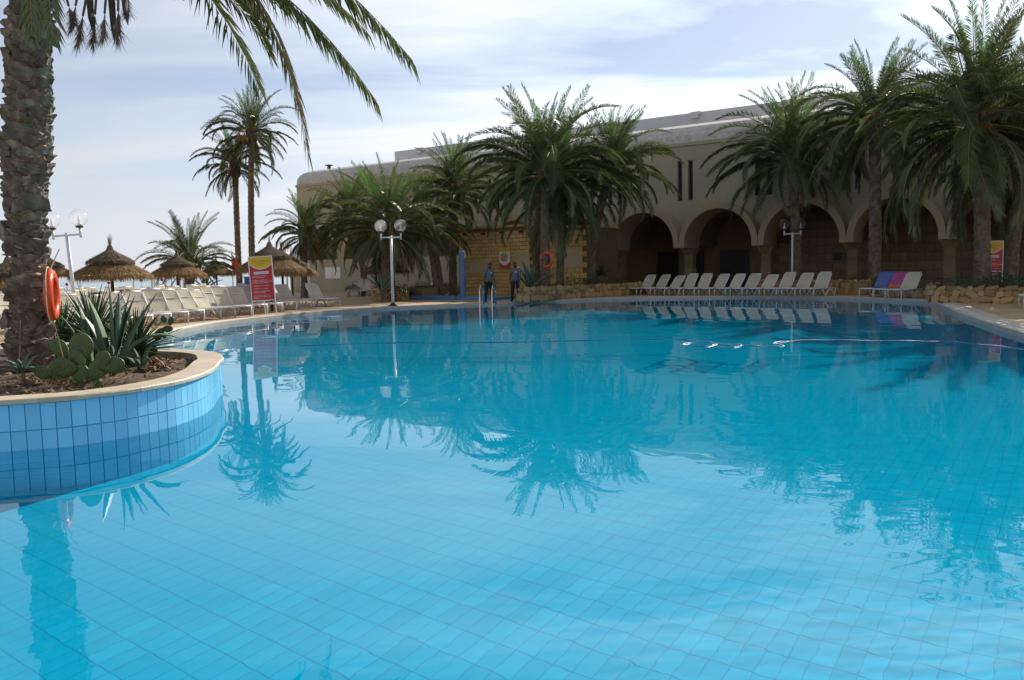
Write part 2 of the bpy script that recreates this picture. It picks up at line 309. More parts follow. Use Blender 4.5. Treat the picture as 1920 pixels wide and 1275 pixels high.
ff = (np.array(tf)[None]+8*np.arange(len(rest))[:, None, None]).reshape(-1, 4)
me = bpy.data.meshes.new('tile_field'); me.from_pydata(vv.reshape(-1, 3).tolist(), [], ff.tolist()); me.materials.append(M['tile'])
o = link('tile_field', me, basin); o['kind'] = 'stuff'; o.cycles.is_caustics_receiver = True
# pool wall tiles read only as a band: plain rows round the basin
mb = MB(); Pw = offset(POOL, -.004)
for k in range(6):
    z1 = -.07-.25*k; ring(Pw, Pw, z1-.244, z1, mb)
o = part('wall_tile_band', mb, M['tile'], basin); o.cycles.is_caustics_receiver = True; o['kind'] = 'stuff'
# water: a fan of quads, finer near the viewer so that short ripples can be real geometry
def perlin(x, y, seed):
    g = np.random.default_rng(seed).uniform(0, 2*PI, (256, 256)); xi = np.floor(x).astype(int); yi = np.floor(y).astype(int); xf = x-xi; yf = y-yi
    def dot(a, b): q = g[(xi+a) % 256, (yi+b) % 256]; return np.cos(q)*(xf-a)+np.sin(q)*(yf-b)
    s = lambda t: t*t*t*(t*(t*6-15)+10); u, v = s(xf), s(yf)
    return (dot(0, 0)*(1-u)+dot(1, 0)*u)*(1-v)+(dot(0, 1)*(1-u)+dot(1, 1)*u)*v
rr = .8*np.exp(np.linspace(0, math.log(70/.8), 900)); th = np.concatenate([np.linspace(-2.0, -.68, 40)[:-1], np.linspace(-.68, .68, 460), np.linspace(.68, 2.0, 40)[1:]])
RR, TH = np.meshgrid(rr, th, indexing='ij'); X = RR*np.sin(TH); Y = RR*np.cos(TH); sp_ = RR*.0050
def wave(l, a, seed, st=1.0, ang=0):
    xx = X*math.cos(ang)+Y*math.sin(ang); yy = -X*math.sin(ang)+Y*math.cos(ang); k = np.clip((l/(sp_*3.0)), 0, 1)**2
    return a*k*perlin(xx/l/st+100, yy/l+100, seed)
patch = np.clip(.5+1.3*perlin(X/4.5+50, Y/4.5+50, 9)+.28*np.tanh((X-1.0)/2.5), .12, 1.4)
Z = wave(1.9, .0036, 1, 1.3, .3)+wave(.8, .0018, 2, 1.5, -.2)+patch*(wave(.30, .0009, 3, 1.8, .15)+wave(.13, .00065, 4, 2.4, -.1)+wave(.06, .00036, 5, 2.6, .2))
nr, nth = RR.shape; idx = np.arange(nr*nth).reshape(nr, nth)
Pout = offset(POOL, .12); cxm = (X[:-1, :-1]+X[1:, 1:])/2; cym = (Y[:-1, :-1]+Y[1:, 1:])/2; keep = inside(offset(POOL, .25), cxm, cym)
qf = np.stack([idx[:-1, :-1], idx[:-1, 1:], idx[1:, 1:], idx[1:, :-1]], -1)[keep]
used, inv = np.unique(qf, return_inverse=True); vv = np.stack([X.ravel(), Y.ravel(), Z.ravel()], -1)[used]
me = bpy.data.meshes.new('pool_water'); me.from_pydata(vv.tolist(), [], inv.reshape(-1, 4).tolist()); me.materials.append(M['water']); me.polygons.foreach_set('use_smooth', [True]*len(me.polygons))
water = tag(link('pool_water', me), kind='structure'); water.cycles.is_caustics_caster = True

# ---------------------------------------------------------------- the building (local frame: x along the front, y inwards, z up)
P0 = PY(1420, 461, 45.5); BM = Matrix.Translation((P0[0], P0[1], .1)) @ Matrix.Rotation(ta-PI/2, 4, 'Z')
PITCHB = 4.6; KL, KR = -8, 6; ZS, RO, RI, ZB = 2.7, 2.3, 1.97, 2.52; ZT = 8.6; ZMID = 5.15
bld = empty('arcade_building'); bld.matrix_world = BM
tag(bld, 'long cream building with a row of round arches, slit windows and a vaulted roof', 'building')
na = 24
mb = MB()                                     # facade wall at y=1: from the arches up to the cornice, with slit holes
def facecol(xa, xb, za, zb, y=1.0): mb.add([(xa, y, za), (xb, y, za), (xb, y, zb), (xa, y, zb)], [(0, 1, 2, 3)])
xl, xr = KL*PITCHB-1.2, KR*PITCHB
slits = []
for k in range(KL, KR):
    c = (k+.5)*PITCHB
    for i in range(na):
        a0, a1 = PI*(1-i/na), PI*(1-(i+1)/na)
        p = [(c+RI*math.cos(a0), ZS+RI*math.sin(a0)), (c+RI*math.cos(a1), ZS+RI*math.sin(a1))]
        mb.add([(p[0][0], 1, p[0][1]), (p[1][0], 1, p[1][1]), (p[1][0], 1, ZMID), (p[0][0], 1, ZMID)], [(0, 1, 2, 3)])
    facecol(c-PITCHB/2, c-RI, ZB, ZMID); facecol(c+RI, c+PITCHB/2, ZB, ZMID)
xs = [xl]
for k in range(KL+1, KR):
    for d in (-.33, .33): slits.append((k*PITCHB+d-.15, k*PITCHB+d+.15)); xs += list(slits[-1])
xs.append(xr)
for i in range(len(xs)-1):
    if i % 2 == 0: facecol(xs[i], xs[i+1], ZMID, ZT)
    else: facecol(xs[i], xs[i+1], ZMID, 5.3); facecol(xs[i], xs[i+1], 7.6, ZT)
facecol(xl, KL*PITCHB, 0, ZMID)
mb.add([(xl, 1, 0), (xl, 16, 0), (xl, 16, ZT), (xl, 1, ZT)], [(0, 3, 2, 1)])
part('facade_wall', mb, M['stucco'], bld)
for (a, b) in slits:
    w = MB(); w.add([(a, 1, 5.3), (b, 1, 5.3), (b, 1, 7.6), (a, 1, 7.6), (a, 1.32, 5.3), (b, 1.32, 5.3), (b, 1.32, 7.6), (a, 1.32, 7.6)], [(0, 1, 5, 4), (1, 2, 6, 5), (2, 3, 7, 6), (3, 0, 4, 7)])
    wo = part('window', w, M['stucco'], bld)
    part('pane', MB().box((a+.03, 1.27, 5.33), (b-.03, 1.29, 7.57)), M['glass_dark'], wo)
    f = MB(); f.box((a, 1.24, 5.3), (a+.03, 1.31, 7.6)); f.box((b-.03, 1.24, 5.3), (b, 1.31, 7.6)); f.box((a+.03, 1.24, 6.42), (b-.03, 1.31, 6.46)); part('frame', f, M['black'], wo)
def hood(c):
    h = MB(); rim_ = []
    pts = [(c-RO+.005, ZB), (c-RO+.005, ZS)]+[(c+(RO-.005)*math.cos(PI*(1-i/na)), ZS+RO*math.sin(PI*(1-i/na))) for i in range(1, na)]+[(c+RO-.005, ZS), (c+RO-.005, ZB)]
    inn = [(c-RI, ZB), (c-RI, ZS)]+[(c+RI*math.cos(PI*(1-i/na)), ZS+RI*math.sin(PI*(1-i/na))) for i in range(1, na)]+[(c+RI, ZS), (c+RI, ZB)]
    n = len(pts); V = [(x, 0, z) for x, z in pts]+[(x, 0, z) for x, z in inn]+[(x, .998, z) for x, z in pts]+[(x, 2.3, z) for x, z in inn]
    Fs = []
    for i in range(n-1): Fs += [(i, n+i, n+i+1, i+1), (i, i+1, 2*n+i+1, 2*n+i), (n+i, 3*n+i, 3*n+i+1, n+i+1)]
    h.add(V, Fs)
    for s in (-1, 1):
        xa, xb = sorted((c+s*RI, c+s*(RO-.005))); h.add([(xa, 0, ZB), (xb, 0, ZB), (xb, 2.3, ZB), (xa, 2.3, ZB)], [(0, 3, 2, 1)])
    return h
for k in range(KL, KR): part('arch_hood', hood((k+.5)*PITCHB), M['hood'], bld)
mb = MB()                                     # vaults behind the arches
for k in range(KL, KR):
    c = (k+.5)*PITCHB
    for i in range(na):
        a0, a1 = PI*(1-i/na), PI*(1-(i+1)/na)
        q = [(c+(RI+.3)*math.cos(a), ZS+(RI+.2)*math.sin(a)) for a in (a0, a1)]
        mb.add([(q[0][0], 2.3, q[0][1]), (q[1][0], 2.3, q[1][1]), (q[1][0], 6, q[1][1]), (q[0][0], 6, q[0][1])], [(0, 1, 2, 3)])
        p = [(c+RI*math.cos(a), ZS+RI*math.sin(a)) for a in (a0, a1)]
        mb.add([(p[0][0], 2.3, p[0][1]), (p[1][0], 2.3, p[1][1]), (q[1][0], 2.3, q[1][1]), (q[0][0], 2.3, q[0][1])], [(0, 1, 2, 3)])
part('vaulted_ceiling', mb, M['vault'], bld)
for k in range(-3, KR+1):                     # stone columns under the valleys
    co = empty('column'); co.parent = bld; co.matrix_local = TR((k*PITCHB, 1.75, 0)); z = 0
    for j in range(5):
        hgt = .44 if j < 4 else .40; w = .25+.012*((j*7+k*3) % 3)
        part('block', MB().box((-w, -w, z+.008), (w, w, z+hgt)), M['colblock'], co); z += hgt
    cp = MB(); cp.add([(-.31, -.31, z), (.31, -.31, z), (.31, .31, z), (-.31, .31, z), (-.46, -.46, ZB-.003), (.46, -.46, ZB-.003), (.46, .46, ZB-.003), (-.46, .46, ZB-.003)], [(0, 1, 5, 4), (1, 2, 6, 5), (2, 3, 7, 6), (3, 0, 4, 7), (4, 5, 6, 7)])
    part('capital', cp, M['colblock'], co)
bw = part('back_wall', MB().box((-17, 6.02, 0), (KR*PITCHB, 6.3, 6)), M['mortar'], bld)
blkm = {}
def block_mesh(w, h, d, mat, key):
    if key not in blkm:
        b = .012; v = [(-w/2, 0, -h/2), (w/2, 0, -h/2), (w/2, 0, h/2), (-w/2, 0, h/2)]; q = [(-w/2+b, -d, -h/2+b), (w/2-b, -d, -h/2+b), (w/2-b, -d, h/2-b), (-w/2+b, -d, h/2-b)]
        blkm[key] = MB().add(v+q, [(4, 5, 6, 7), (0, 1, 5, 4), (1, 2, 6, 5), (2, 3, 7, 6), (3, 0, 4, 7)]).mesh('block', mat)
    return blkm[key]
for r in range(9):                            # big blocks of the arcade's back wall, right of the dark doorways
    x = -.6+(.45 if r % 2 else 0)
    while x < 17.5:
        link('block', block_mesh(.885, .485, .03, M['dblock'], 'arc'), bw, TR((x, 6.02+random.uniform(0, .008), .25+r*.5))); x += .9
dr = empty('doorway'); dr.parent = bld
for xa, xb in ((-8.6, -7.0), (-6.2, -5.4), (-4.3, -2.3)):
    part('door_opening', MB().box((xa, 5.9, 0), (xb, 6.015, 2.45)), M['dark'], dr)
for xa, xb in ((-7.0, -6.2), (-2.3, -1.1)): part('door_post', MB().box((xa+.02, 5.6, 0), (xb-.02, 6.01, 2.6)), M['dblock'], dr)
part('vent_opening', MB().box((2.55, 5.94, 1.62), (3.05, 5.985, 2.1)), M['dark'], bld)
low = MB().box((KL*PITCHB-1.2, -.05, 0), (-20.2, .35, ZB-.005)); lw = part('low_wall', low, M['stucco'], bld)
part('niche_wall', MB().box((KL*PITCHB, 2.35, 0), (-17.1, 2.5, 5.2)), M['stucco'], bld)
d_ = part('door', MB().box((-36.6, -.10, 0), (-35.6, -.052, 2.3)), M['white'], lw)
w_ = part('window', MB().box((-33.9, -.09, 1.05), (-32.2, -.052, 1.95)), M['white'], lw)
for i in range(2): part('pane', MB().box((-33.85+.83*i, -.1, 1.1), (-33.07+.83*i, -.092, 1.9)), M['ink_white'], w_)
mb = MB(); n = 14                             # long barrel roof
prof = [(1.02+ (7.5)*(1-math.cos(PI*i/n))/2, ZT+.02+1.5*math.sin(PI*i/n)**.8) for i in range(n+1)]
for i in range(n): mb.add([(xl, *prof[i]), (xr, *prof[i]), (xr, *prof[i+1]), (xl, *prof[i+1])], [(0, 1, 2, 3)])
mb.add([(xl, *p) for p in prof], [tuple(range(n, -1, -1))]); part('barrel_roof', mb, [M['rough_roof']], bld, True)
part('cornice', MB().box((xl-.06, .93, ZT-.16), (xr, 1.06, ZT+.03)), M['stucco'], bld)
pa = part('parapet', MB().box((-33.6, 8.0, ZT-.5), (xr, 8.5, 11.62)), M['white'], bld)
for x in range(-31, 26, 6):
    part('spout', MB().box((x, 7.7, 11.2), (x+.5, 7.995, 11.45)).box((x-.1, 7.9, 11.45), (x+.6, 7.998, 11.66)), M['white'], pa)
    part('low_vent', MB().box((x+1.5, 7.95, 10.1), (x+4.2, 7.997, 10.5)), M['white'], pa)
vt = MB().tube([(-36.9, 3.6, 9.9), (-36.9, 3.6, 10.3)], .15, 10); vt.box((-37.12, 3.38, 10.32), (-36.68, 3.82, 10.40)); part('roof_vent', vt, M['black'], bld)

# ---------------------------------------------------------------- sandstone kiosk in front of the building
KM = BM @ Matrix.Translation((-16.35, -5.6, 0))
ki = empty('sandstone_kiosk'); ki.matrix_world = KM
tag(ki, 'golden sandstone block kiosk behind the two standing men', 'kiosk')
core = part('wall', MB().box((.02, .03, 0), (5.48, 4.5, 3.9)), M['mortar'], ki)
part('wing_wall', MB().box((5.5, 1.03, 0), (8.4, 4.5, 3.75)), M['mortar'], ki)
def courses(x0, x1, y, z1, par, bwid=.44, bh=.217):
    r = 0; z = .0
    while z+bh <= z1+.001:
        x = x0+((bwid/2) if r % 2 else 0)
        if r % 2: link('block', block_mesh(bwid/2-.012, bh-.012, .028, M['block'], ('h', bwid)), par, TR((x0+bwid/4, y, z+bh/2)))
        while x+bwid <= x1+.01:
            link('block', block_mesh(bwid-.012, bh-.012, .028, M['block'], ('f', bwid)), par, TR((x+bwid/2, y+random.uniform(0, .006), z+bh/2))); x += bwid
        r += 1; z += bh
courses(.02, 5.48, .03, 3.9, core)
courses(5.5, 8.4, 1.03, 3.75, ki, .5, .3)
part('cornice_slab', MB().box((-.06, -.04, 3.905), (5.56, 4.5, 4.03)), M['block'], ki)
part('wing_slab', MB().box((5.58, .98, 3.755), (8.45, 4.5, 3.86)), M['block'], ki)
for i in range(4):
    part('roof_pole', MB().tube([(.6+1.35*i, .1, 3.62), (.6+1.35*i, -.28, 3.6)], .075, 8), M['wood'], ki)
def framed(x0, x1, z0, z1, y, name, par):
    f = MB(); t = .07
    for a, b in (((x0, z0), (x1, z0+t)), ((x0, z1-t), (x1, z1)), ((x0, z0+t), (x0+t, z1-t)), ((x1-t, z0+t), (x1, z1-t))): f.box((a[0], y-.05, a[1]), (b[0], y-.001, b[1]))
    o = part(name, MB().box((x0+t, y-.022, z0+t), (x1-t, y-.004, z1-t)), M['panel'], par); part('frame', f, M['panel'], o); return o
framed(.75, 2.35, 1.30, 2.0, -.002, 'shutter', ki); framed(4.15, 5.15, .1, 2.42, -.002, 'door', ki)
o = part('panel', MB().box((6.6, .975, 1.5), (8.0, .995, 2.6)), M['panel'], ki)
hs = part('handle', MB().tube([(4.27, -.06, 1.15), (4.27, -.06, 1.4)], .02, 6), M['steel'], ki)

# ---------------------------------------------------------------- palms
def frond_from(curve, n=58, ll=.5, wid=.03, lift=.35, up=Vector((0, 0, 1)), dense=1.0, hang=0.0, mats=('leaf', 'rachis'), name='frond', seg=1, start=.14, rad0=.0075):
    """curve: list of points base->tip. Leaflets in two rows, rachis tube."""
    P = [Vector(p) for p in curve]; k = len(P); mb = MB()
    mb.tube(P, [max(.0022, rad0*(1-i/(k-1))**.8) for i in range(k)], 4, 1, False)
    cl = [0]
    for i in range(1, k): cl.append(cl[-1]+(P[i]-P[i-1]).length)
    L = cl[-1]
    def at(s):
        d = s*L; i = 0
        while i < k-2 and cl[i+1] < d: i += 1
        t = (d-cl[i])/(cl[i+1]-cl[i]); return P[i].lerp(P[i+1], t), (P[i+1]-P[i]).normalized()
    for j in range(n):
        s = start+(1-start)*(j+random.uniform(-.3, .3))/(n-1); s = min(max(s, .05), .995); p, t = at(s)
        side = t.cross(up); side = side.normalized() if side.length > .05 else Vector((0, 1, 0)); nrm = side.cross(t).normalized()
        l = ll*(.35+.65*min(1, (s-start+.06)/.2))*(1-.62*max(0, (s-.55)/.45)**1.4)
        ang = R(66)-R(32)*s
        for sg in (-1, 1):
            a = ang+random.uniform(-.22, .2); d = (t*math.cos(a)+side*sg*math.sin(a)+nrm*(lift+random.uniform(-.22, .18))).normalized()
            d = (d+Vector((0, 0, -hang))).normalized(); w = t.cross(d).cross(d).normalized() if seg else t
            lw = l*random.uniform(.85, 1.08); m = p+d*lw*.45; tip = p+d*lw+Vector((0, 0, -.10*lw-hang*.12)); ww = wid*.5
            wv = (t-d*t.dot(d)); wv = wv.normalized() if wv.length > .05 else nrm
            mb.add([p, m+wv*ww, tip, m-wv*ww], [(0, 1, 2), (0, 2, 3)], 0)
    return mb.mesh(name, [M[mats[0]], M[mats[1]]])
def arc_curve(L, e0, droop, n=12, pw=1.25):
    p = Vector((0, 0, 0)); out = [p.copy()]
    for i in range(n):
        s = (i+.5)/n; e = e0-droop*s**pw; p = p+Vector((math.cos(e), 0, math.sin(e)))*L/n; out.append(p.copy())
    return out
BINS = [(86, 18), (75, 42), (64, 74), (52, 98), (40, 112), (25, 108), (8, 92), (-12, 72), (-34, 50)]
FR = {}
for bi, (e, d) in enumerate(BINS):
    for v in range(3):
        dd = d*random.uniform(.72, 1.25)
        FR[bi, v] = frond_from(arc_curve(1.0, R(e+random.uniform(-4, 4)), R(dd)), 78, .13, .0074, .42 if bi < 6 else .2, hang=.0 if bi < 4 else .2, mats=('leaf_young' if bi == 0 else 'leaf', 'rachis'))
DRY = [frond_from(arc_curve(1.0, R(e), R(d)), 52, .10, .008, .1, hang=.35, mats=('leaf_dry', 'rachis')) for e, d in ((-30, 55), (-48, 38), (-10, 82))]
# far palms get wider leaflets only through scale: fronds are 1 m long and scaled to length
def trunk_mesh(H, rb, rt, lean=(0, 0), seed=0, flare=1.25, nth=14, dz=.075):
    rg = np.random.default_rng(seed); nz_ = int(H/dz)+1; V = []; Fs = []
    for i in range(nz_):
        s = i/(nz_-1); z = H*s; r = (rb+(rt-rb)*s)*(1+(flare-1)*math.exp(-z/.35)); bx, by = lean[0]*s*s, lean[1]*s*s
        for j in range(nth):
            q = 2*PI*(j+.5*(i % 2))/nth; k = 1+.10*(((i*3+j*5) % 4)/3-.5)+rg.uniform(-.07, .07); V.append((bx+r*k*math.cos(q), by+r*k*math.sin(q), z))
    for i in range(nz_-1):
        for j in range(nth):
            a, b = i*nth+j, i*nth+(j+1) % nth
            c, d = a+nth, b+nth
            if i % 2: Fs += [(a, b, c+((j+1) % nth-j if False else 0)), (b, d, c)]
            else: Fs += [(a, b, d), (a, d, c)]
    Fs.append(tuple((nz_-1)*nth+j for j in range(nth))); return MB().add(V, Fs)
def palm(label, base, H, L, n=46, rb=.22, lean=(0, 0), seed=0, low=8, dry=3, fruit=2, boots=True, name='date_palm', cat='palm tree', vary_up=1.0):
    rg = random.Random(seed); t = empty(name, base); tag(t, label, cat, 'date palms round the pool')
    tr = part('trunk', trunk_mesh(H, rb*.95, rb*.82, lean, seed), M['bark'], t)
    top = Vector((lean[0], lean[1], H))
    if boots:
        mb = MB()
        for i in range(46):
            q = i*2.4; z = H-.1-i*.022; r = rb*.9; p = Vector((lean[0]*(z/H)**2, lean[1]*(z/H)**2, z)); d = Vector((math.cos(q), math.sin(q), 0))
            mb.tube([p+d*r*.7, p+d*(r+.09)+Vector((0, 0, .14)), p+d*(r+.15)+Vector((0, 0, .32))], [.075, .055, .03], 5)
        part('leaf_bases', mb, M['boot'], t)
    n = int(n*1.25); dry = dry*2
    for i in range(n):
        s = (i+.5)/n; bi = min(low, int(s**1.18*(low+1))); q = i*2.39996+rg.uniform(-.25, .25)
        sc_ = L*(.64+.46*math.sin(PI*min(1, .1+s*.62)))*rg.uniform(.8, 1.15)
        h = top+Vector((math.cos(q)*rb*.5, math.sin(q)*rb*.5, .25-.75*s))
        link('frond', FR[bi, rg.randrange(3)], t, TR(h, rg.uniform(-.5, .5), rg.uniform(-.14, .14), q, sc_))
    for i in range(dry):
        q = rg.uniform(0, 2*PI); link('dry_frond', DRY[rg.randrange(3)], t, TR(top+Vector((math.cos(q)*rb*.7, math.sin(q)*rb*.7, -.5)), rg.uniform(-.3, .3), 0, q, L*rg.uniform(.6, .8)))
    for i in range(fruit):
        q = rg.uniform(-2.6, -.5); mb = MB(); b0 = top+Vector((0, 0, -.05)); d = Vector((math.cos(q), math.sin(q), 0)); tip = b0+d*.95+Vector((0, 0, -.25))
        mb.tube([b0, b0+d*.5+Vector((0, 0, .15)), tip], [.03, .025, .015], 5)
        for j in range(26): mb.tube([tip, tip+Vector((rg.uniform(-.2, .2), rg.uniform(-.2, .2), -rg.uniform(.25, .6)))], .011, 3)
        part('date_stalk', mb, M['fruit'], t)
    return t
def palm_at(label, bx, cx, cy, Y, L, seed, dY=0, **k):
    """trunk foot under pixel column bx, crown centre at pixel (cx, cy), both at depth Y"""
    c = PY(cx, cy, Y); b = PY(bx, 530, Y); return palm(label, (b[0], Y, .1), c[2]-.1-.07*L, L, lean=(c[0]-b[0], 0), seed=seed, **k)
palm_at('tall slender palm, the higher of the pair left of the building', 474, 472, 238, 50, 2.75, 1, n=44, rb=.21, low=7, dry=5, fruit=3)
palm_at('slender palm with drooping dry fronds, the lower of the tall pair', 449, 440, 296, 51, 2.5, 2, n=34, rb=.20, low=7, dry=9, fruit=3)
palm_at('low bushy palm behind the thatched parasols and sun loungers', 354, 356, 482, 46, 2.7, 3, n=36, rb=.30, low=5, dry=2, fruit=0)
palm_at('small palm at the left end of the cream building', 570, 575, 428, 50, 2.6, 4, n=40, rb=.2, low=7, dry=6, fruit=1)
palm_at('palm with thin leaning trunk before the left arches', 684, 655, 392, 52, 3.0, 5, n=42, rb=.22, low=7, dry=4, fruit=1)
palm_at('stout palm rising behind the middle globe lamp', 728, 727, 412, 41, 3.4, 6, n=54, rb=.37, low=7, dry=5, fruit=2)
palm_at('palm with leaning thick trunk left of the blue shower', 822, 795, 405, 46, 3.0, 7, n=40, rb=.32, low=7, dry=4, fruit=1)
palm_at('upright palm with bright green heart beside the sandstone kiosk', 849, 853, 345, 49, 3.4, 8, n=50, rb=.25, low=7, dry=4, fruit=2)
palm_at('large full palm with a red lifebuoy on its trunk', 1022, 1024, 305, 40, 4.3, 9, n=66, rb=.26, low=7, dry=3, fruit=4)
palm_at('palm close beside the one carrying the red lifebuoy', 1050, 1062, 335, 42, 3.6, 10, n=40, rb=.21, low=8, dry=3, fruit=2)
palm_at('palm behind and right of the large palm, against the facade', 1108, 1150, 300, 43.5, 3.5, 11, n=48, rb=.22, low=7, dry=2, fruit=1)
palm_at('palm behind the right globe lamp and row of loungers', 1494, 1482, 275, 43, 4.0, 12, n=60, rb=.29, low=7, dry=3, fruit=3)
palm_at('tall palm between the third and fourth arch from the right', 1640, 1640, 212, 38.5, 3.7, 13, n=60, rb=.30, low=8, dry=4, fruit=3)
palm_at('tallest right palm with a huge dense crown in the stone planter', 1842, 1830, 205, 30.5, 4.4, 14, n=76, rb=.30, low=8, dry=4, fruit=4)
palm_at('rightmost palm, its crown cut by the edge of the view', 1893, 1935, 250, 32.5, 3.8, 15, n=56, rb=.29, low=8, dry=4, fruit=2)

# ---------------------------------------------------------------- planter peninsula in the foreground
PLW = catmull([(-13.2, 6.5), (-9, 6.55), (-7, 6.75), (-5.6, 7.0)]+[tuple(PZ(x, y, 0.)[:2]) for x, y in [(0, 848), (60, 843), (120, 838), (180, 830), (240, 820), (300, 806), (340, 795), (378, 779), (400, 763), (411, 745)]]+[(-3.86, 10.9), (-4.3, 11.75), (-5.2, 12.35), (-6.6, 12.9), (-8.5, 13.3), (-11, 13.6), (-13.2, 13.7)], 8, False)
PLN = len(PLW)
def poffs(d):
    out = []
    for i in range(PLN):
        t = PLW[min(i+1, PLN-1)]-PLW[max(i-1, 0)]; t = t/np.linalg.norm(t); out.append(PLW[i]+np.array([t[1], -t[0]])*d)
    return np.array(out)
pl = empty('pool_planter', (-6.5, 9.5, .4)); tag(pl, 'curved blue-tiled planter with stone coping jutting into the pool', 'planter')
PI_ = Matrix.Translation((6.5, -9.5, -.4))
def strip(P, Q, z0, z1, mb=None):
    mb = mb or MB(); n = len(P); mb.add([(*p, z0) for p in P]+[(*q, z1) for q in Q], [(i, i+1, n+i+1, n+i) for i in range(n-1)]); return mb
wi = poffs(-.012)
w = strip(wi, wi, -DEPTH, .425); o = part('wall', w, M['grout'], pl, M=PI_); o.cycles.is_caustics_receiver = True; wall_o = o
soil = MB(); si = poffs(-.30); n = len(si); cen = np.array([-8.5, 10.0]); SN = 7
SV = []
for k in range(SN+1):
    f = k/SN
    for p in si: q = p*(1-f)+cen*f; SV.append((q[0], q[1], .37+.05*f+.035*math.sin(q[0]*7+q[1]*5)*math.cos(q[1]*6-q[0]*3)+random.uniform(-.012, .012)))
soil.add(SV, [(k*n+i, k*n+i+1, (k+1)*n+i+1, (k+1)*n+i) for k in range(SN) for i in range(n-1)]); part('soil', soil, M['soil'], pl, True, PI_)
part('inner_wall', strip(poffs(-.285), poffs(-.285), .2, .44), M['coping'], pl, M=PI_)
# arc-length walk for tiles and coping stones
sl_ = np.concatenate([[0], np.cumsum(np.linalg.norm(np.diff(PLW, axis=0), axis=1))])
def along(P, s): return np.array([np.interp(s, sl_, P[:, 0]), np.interp(s, sl_, P[:, 1])])
co_i, co_o = poffs(-.29), poffs(.035); s = 0.0
while s < sl_[-1]-.3:                          # coping stones about 0.9 m long
    ln = .9; ss = np.linspace(s+.0015, min(s+ln-.0015, sl_[-1]), 7); mb = MB(); pr = []
    for q in ss:
        a, b = along(co_i, q), along(co_o, q); m_ = a*.03+b*.97
        pr.append([(*a, .43), (*b, .43), (*b, .462), (*m_, .474), (*a, .474)])
    V = [p for r_ in pr for p in r_]; k = 5
    mb.add(V, [(i*k+j, (i+1)*k+j, (i+1)*k+(j+1) % k, i*k+(j+1) % k) for i in range(6) for j in range(k)]+[tuple(range(k)), tuple(range(6*k+k-1, 6*k-1, -1))])
    part('coping_stone', mb, M['coping'], pl, M=PI_); s += ln
tw, tfc = tile_tpl(.0605, .1225, .003, .012)
wt_me = MB().add([(x, -z if False else 0-(z+.012), y) for x, y, z in tw], [tuple(reversed(f)) for f in tfc]).mesh('wall_tile', M['wtile'])
s = 0.0; cnt = 0; far_t = MB()
vis_lo, vis_hi = 3.5, sl_[-1]
while s < sl_[-1]-.13:
    m_ = s+.0625; p = along(wi, m_); t = along(wi, m_+.03)-along(wi, m_-.03); an = math.atan2(t[1], t[0])
    near_ = (p[0] > -5.2 and p[1] < 11.2)
    for k in range(8):
        Mx = TR((p[0], p[1], .302-.25*k), rz=an)
        if near_ and cnt < 300 and k < 4:
            o = link('wall_tile', wt_me, pl, PI_ @ Mx); cnt += 1; o.cycles.is_caustics_receiver = True
        else:
            far_t.add([Mx @ v.co for v in wt_me.vertices], [tuple(q.vertices) for q in wt_me.polygons])
    s += .125
o = part('wall_tile_rows', far_t, M['wtile'], pl, M=PI_); o['kind'] = 'stuff'; o.cycles.is_caustics_receiver = True
GZ = .40
def G(x, y, z=GZ): return PZ(x, y, z)
# ---- the big palm in the planter
pb = G(62, 692); fp = empty('date_palm', pb); tag(fp, 'big rough-trunked palm in the foreground planter with an orange lifebuoy', 'palm tree', 'date palms round the pool')
TH_ = 5.15
AX = [(PY(x, y, pb[1])[2]-pb[2], PY(x, y, pb[1])[0]-pb[0]) for x, y in [(60, 692), (58, 640), (54, 500), (47, 380), (54, 240), (56, 100), (60, -60)]]
RA = [(-.2, .27), (0, .25), (.35, .20), (1.3, .145), (2.0, .185), (2.75, .255), (3.6, .225), (5.3, .20)]
def fax(z): return Vector((float(np.interp(z, [q[0] for q in AX], [q[1] for q in AX])), 0, z))     # trunk axis, swept as in the picture
def frad(z): return float(np.interp(z, [q[0] for q in RA], [q[1] for q in RA]))
mb = MB(); V = []; nth = 28; nzz = 90
for i in range(nzz):
    z = TH_*i/(nzz-1); c = fax(z); r = frad(z)
    for j in range(nth):
        q = 2*PI*j/nth; k = 1+.06*math.sin(j*3+i*1.7)+random.uniform(-.04, .04); V.append((c.x+r*k*math.cos(q), c.y+r*k*math.sin(q), z))
mb.add(V, [(i*nth+j, i*nth+(j+1) % nth, (i+1)*nth+(j+1) % nth, (i+1)*nth+j) for i in range(nzz-1) for j in range(nth)]); part('trunk', mb, M['bark'], fp)
bm_ = []
for v in range(5):                             # worn leaf bases: broad upturned scales
    rg = np.random.default_rng(40+v); g = MB(); nx, nzq = 5, 5; V = []
    for sgn in (0, 1):
        for i in range(nzq):
            for j in range(nx):
                a = i/(nzq-1); b = j/(nx-1)-.5; wd = .27*(1-.25*a)*(1+rg.uniform(-.12, .12)); out = .015+.062*a**1.2*(1-1.6*b*b)+(0 if sgn else -.045-.02*a)
                V.append((out+rg.uniform(-.012, .012), b*wd, a*.115*(1-.5*b*b)+rg.uniform(-.018, .018)))
    m_ = nx*nzq; Fs = [(i*nx+j, i*nx+j+1, (i+1)*nx+j+1, (i+1)*nx+j) for i in range(nzq-1) for j in range(nx-1)]
    Fs += [tuple(m_+q for q in reversed(f)) for f in Fs[:16]]
    bd = [j for j in range(nx)]+[i*nx+nx-1 for i in range(1, nzq)]+[(nzq-1)*nx+j for j in range(nx-2, -1, -1)]+[i*nx for i in range(nzq-2, 0, -1)]
    Fs += [(bd[i], m_+bd[i], m_+bd[(i+1) % len(bd)], bd[(i+1) % len(bd)]) for i in range(len(bd))]
    bm_.append(g.add(V, Fs).mesh('leaf_base', M['boot'], False))
i = 0; z = .12
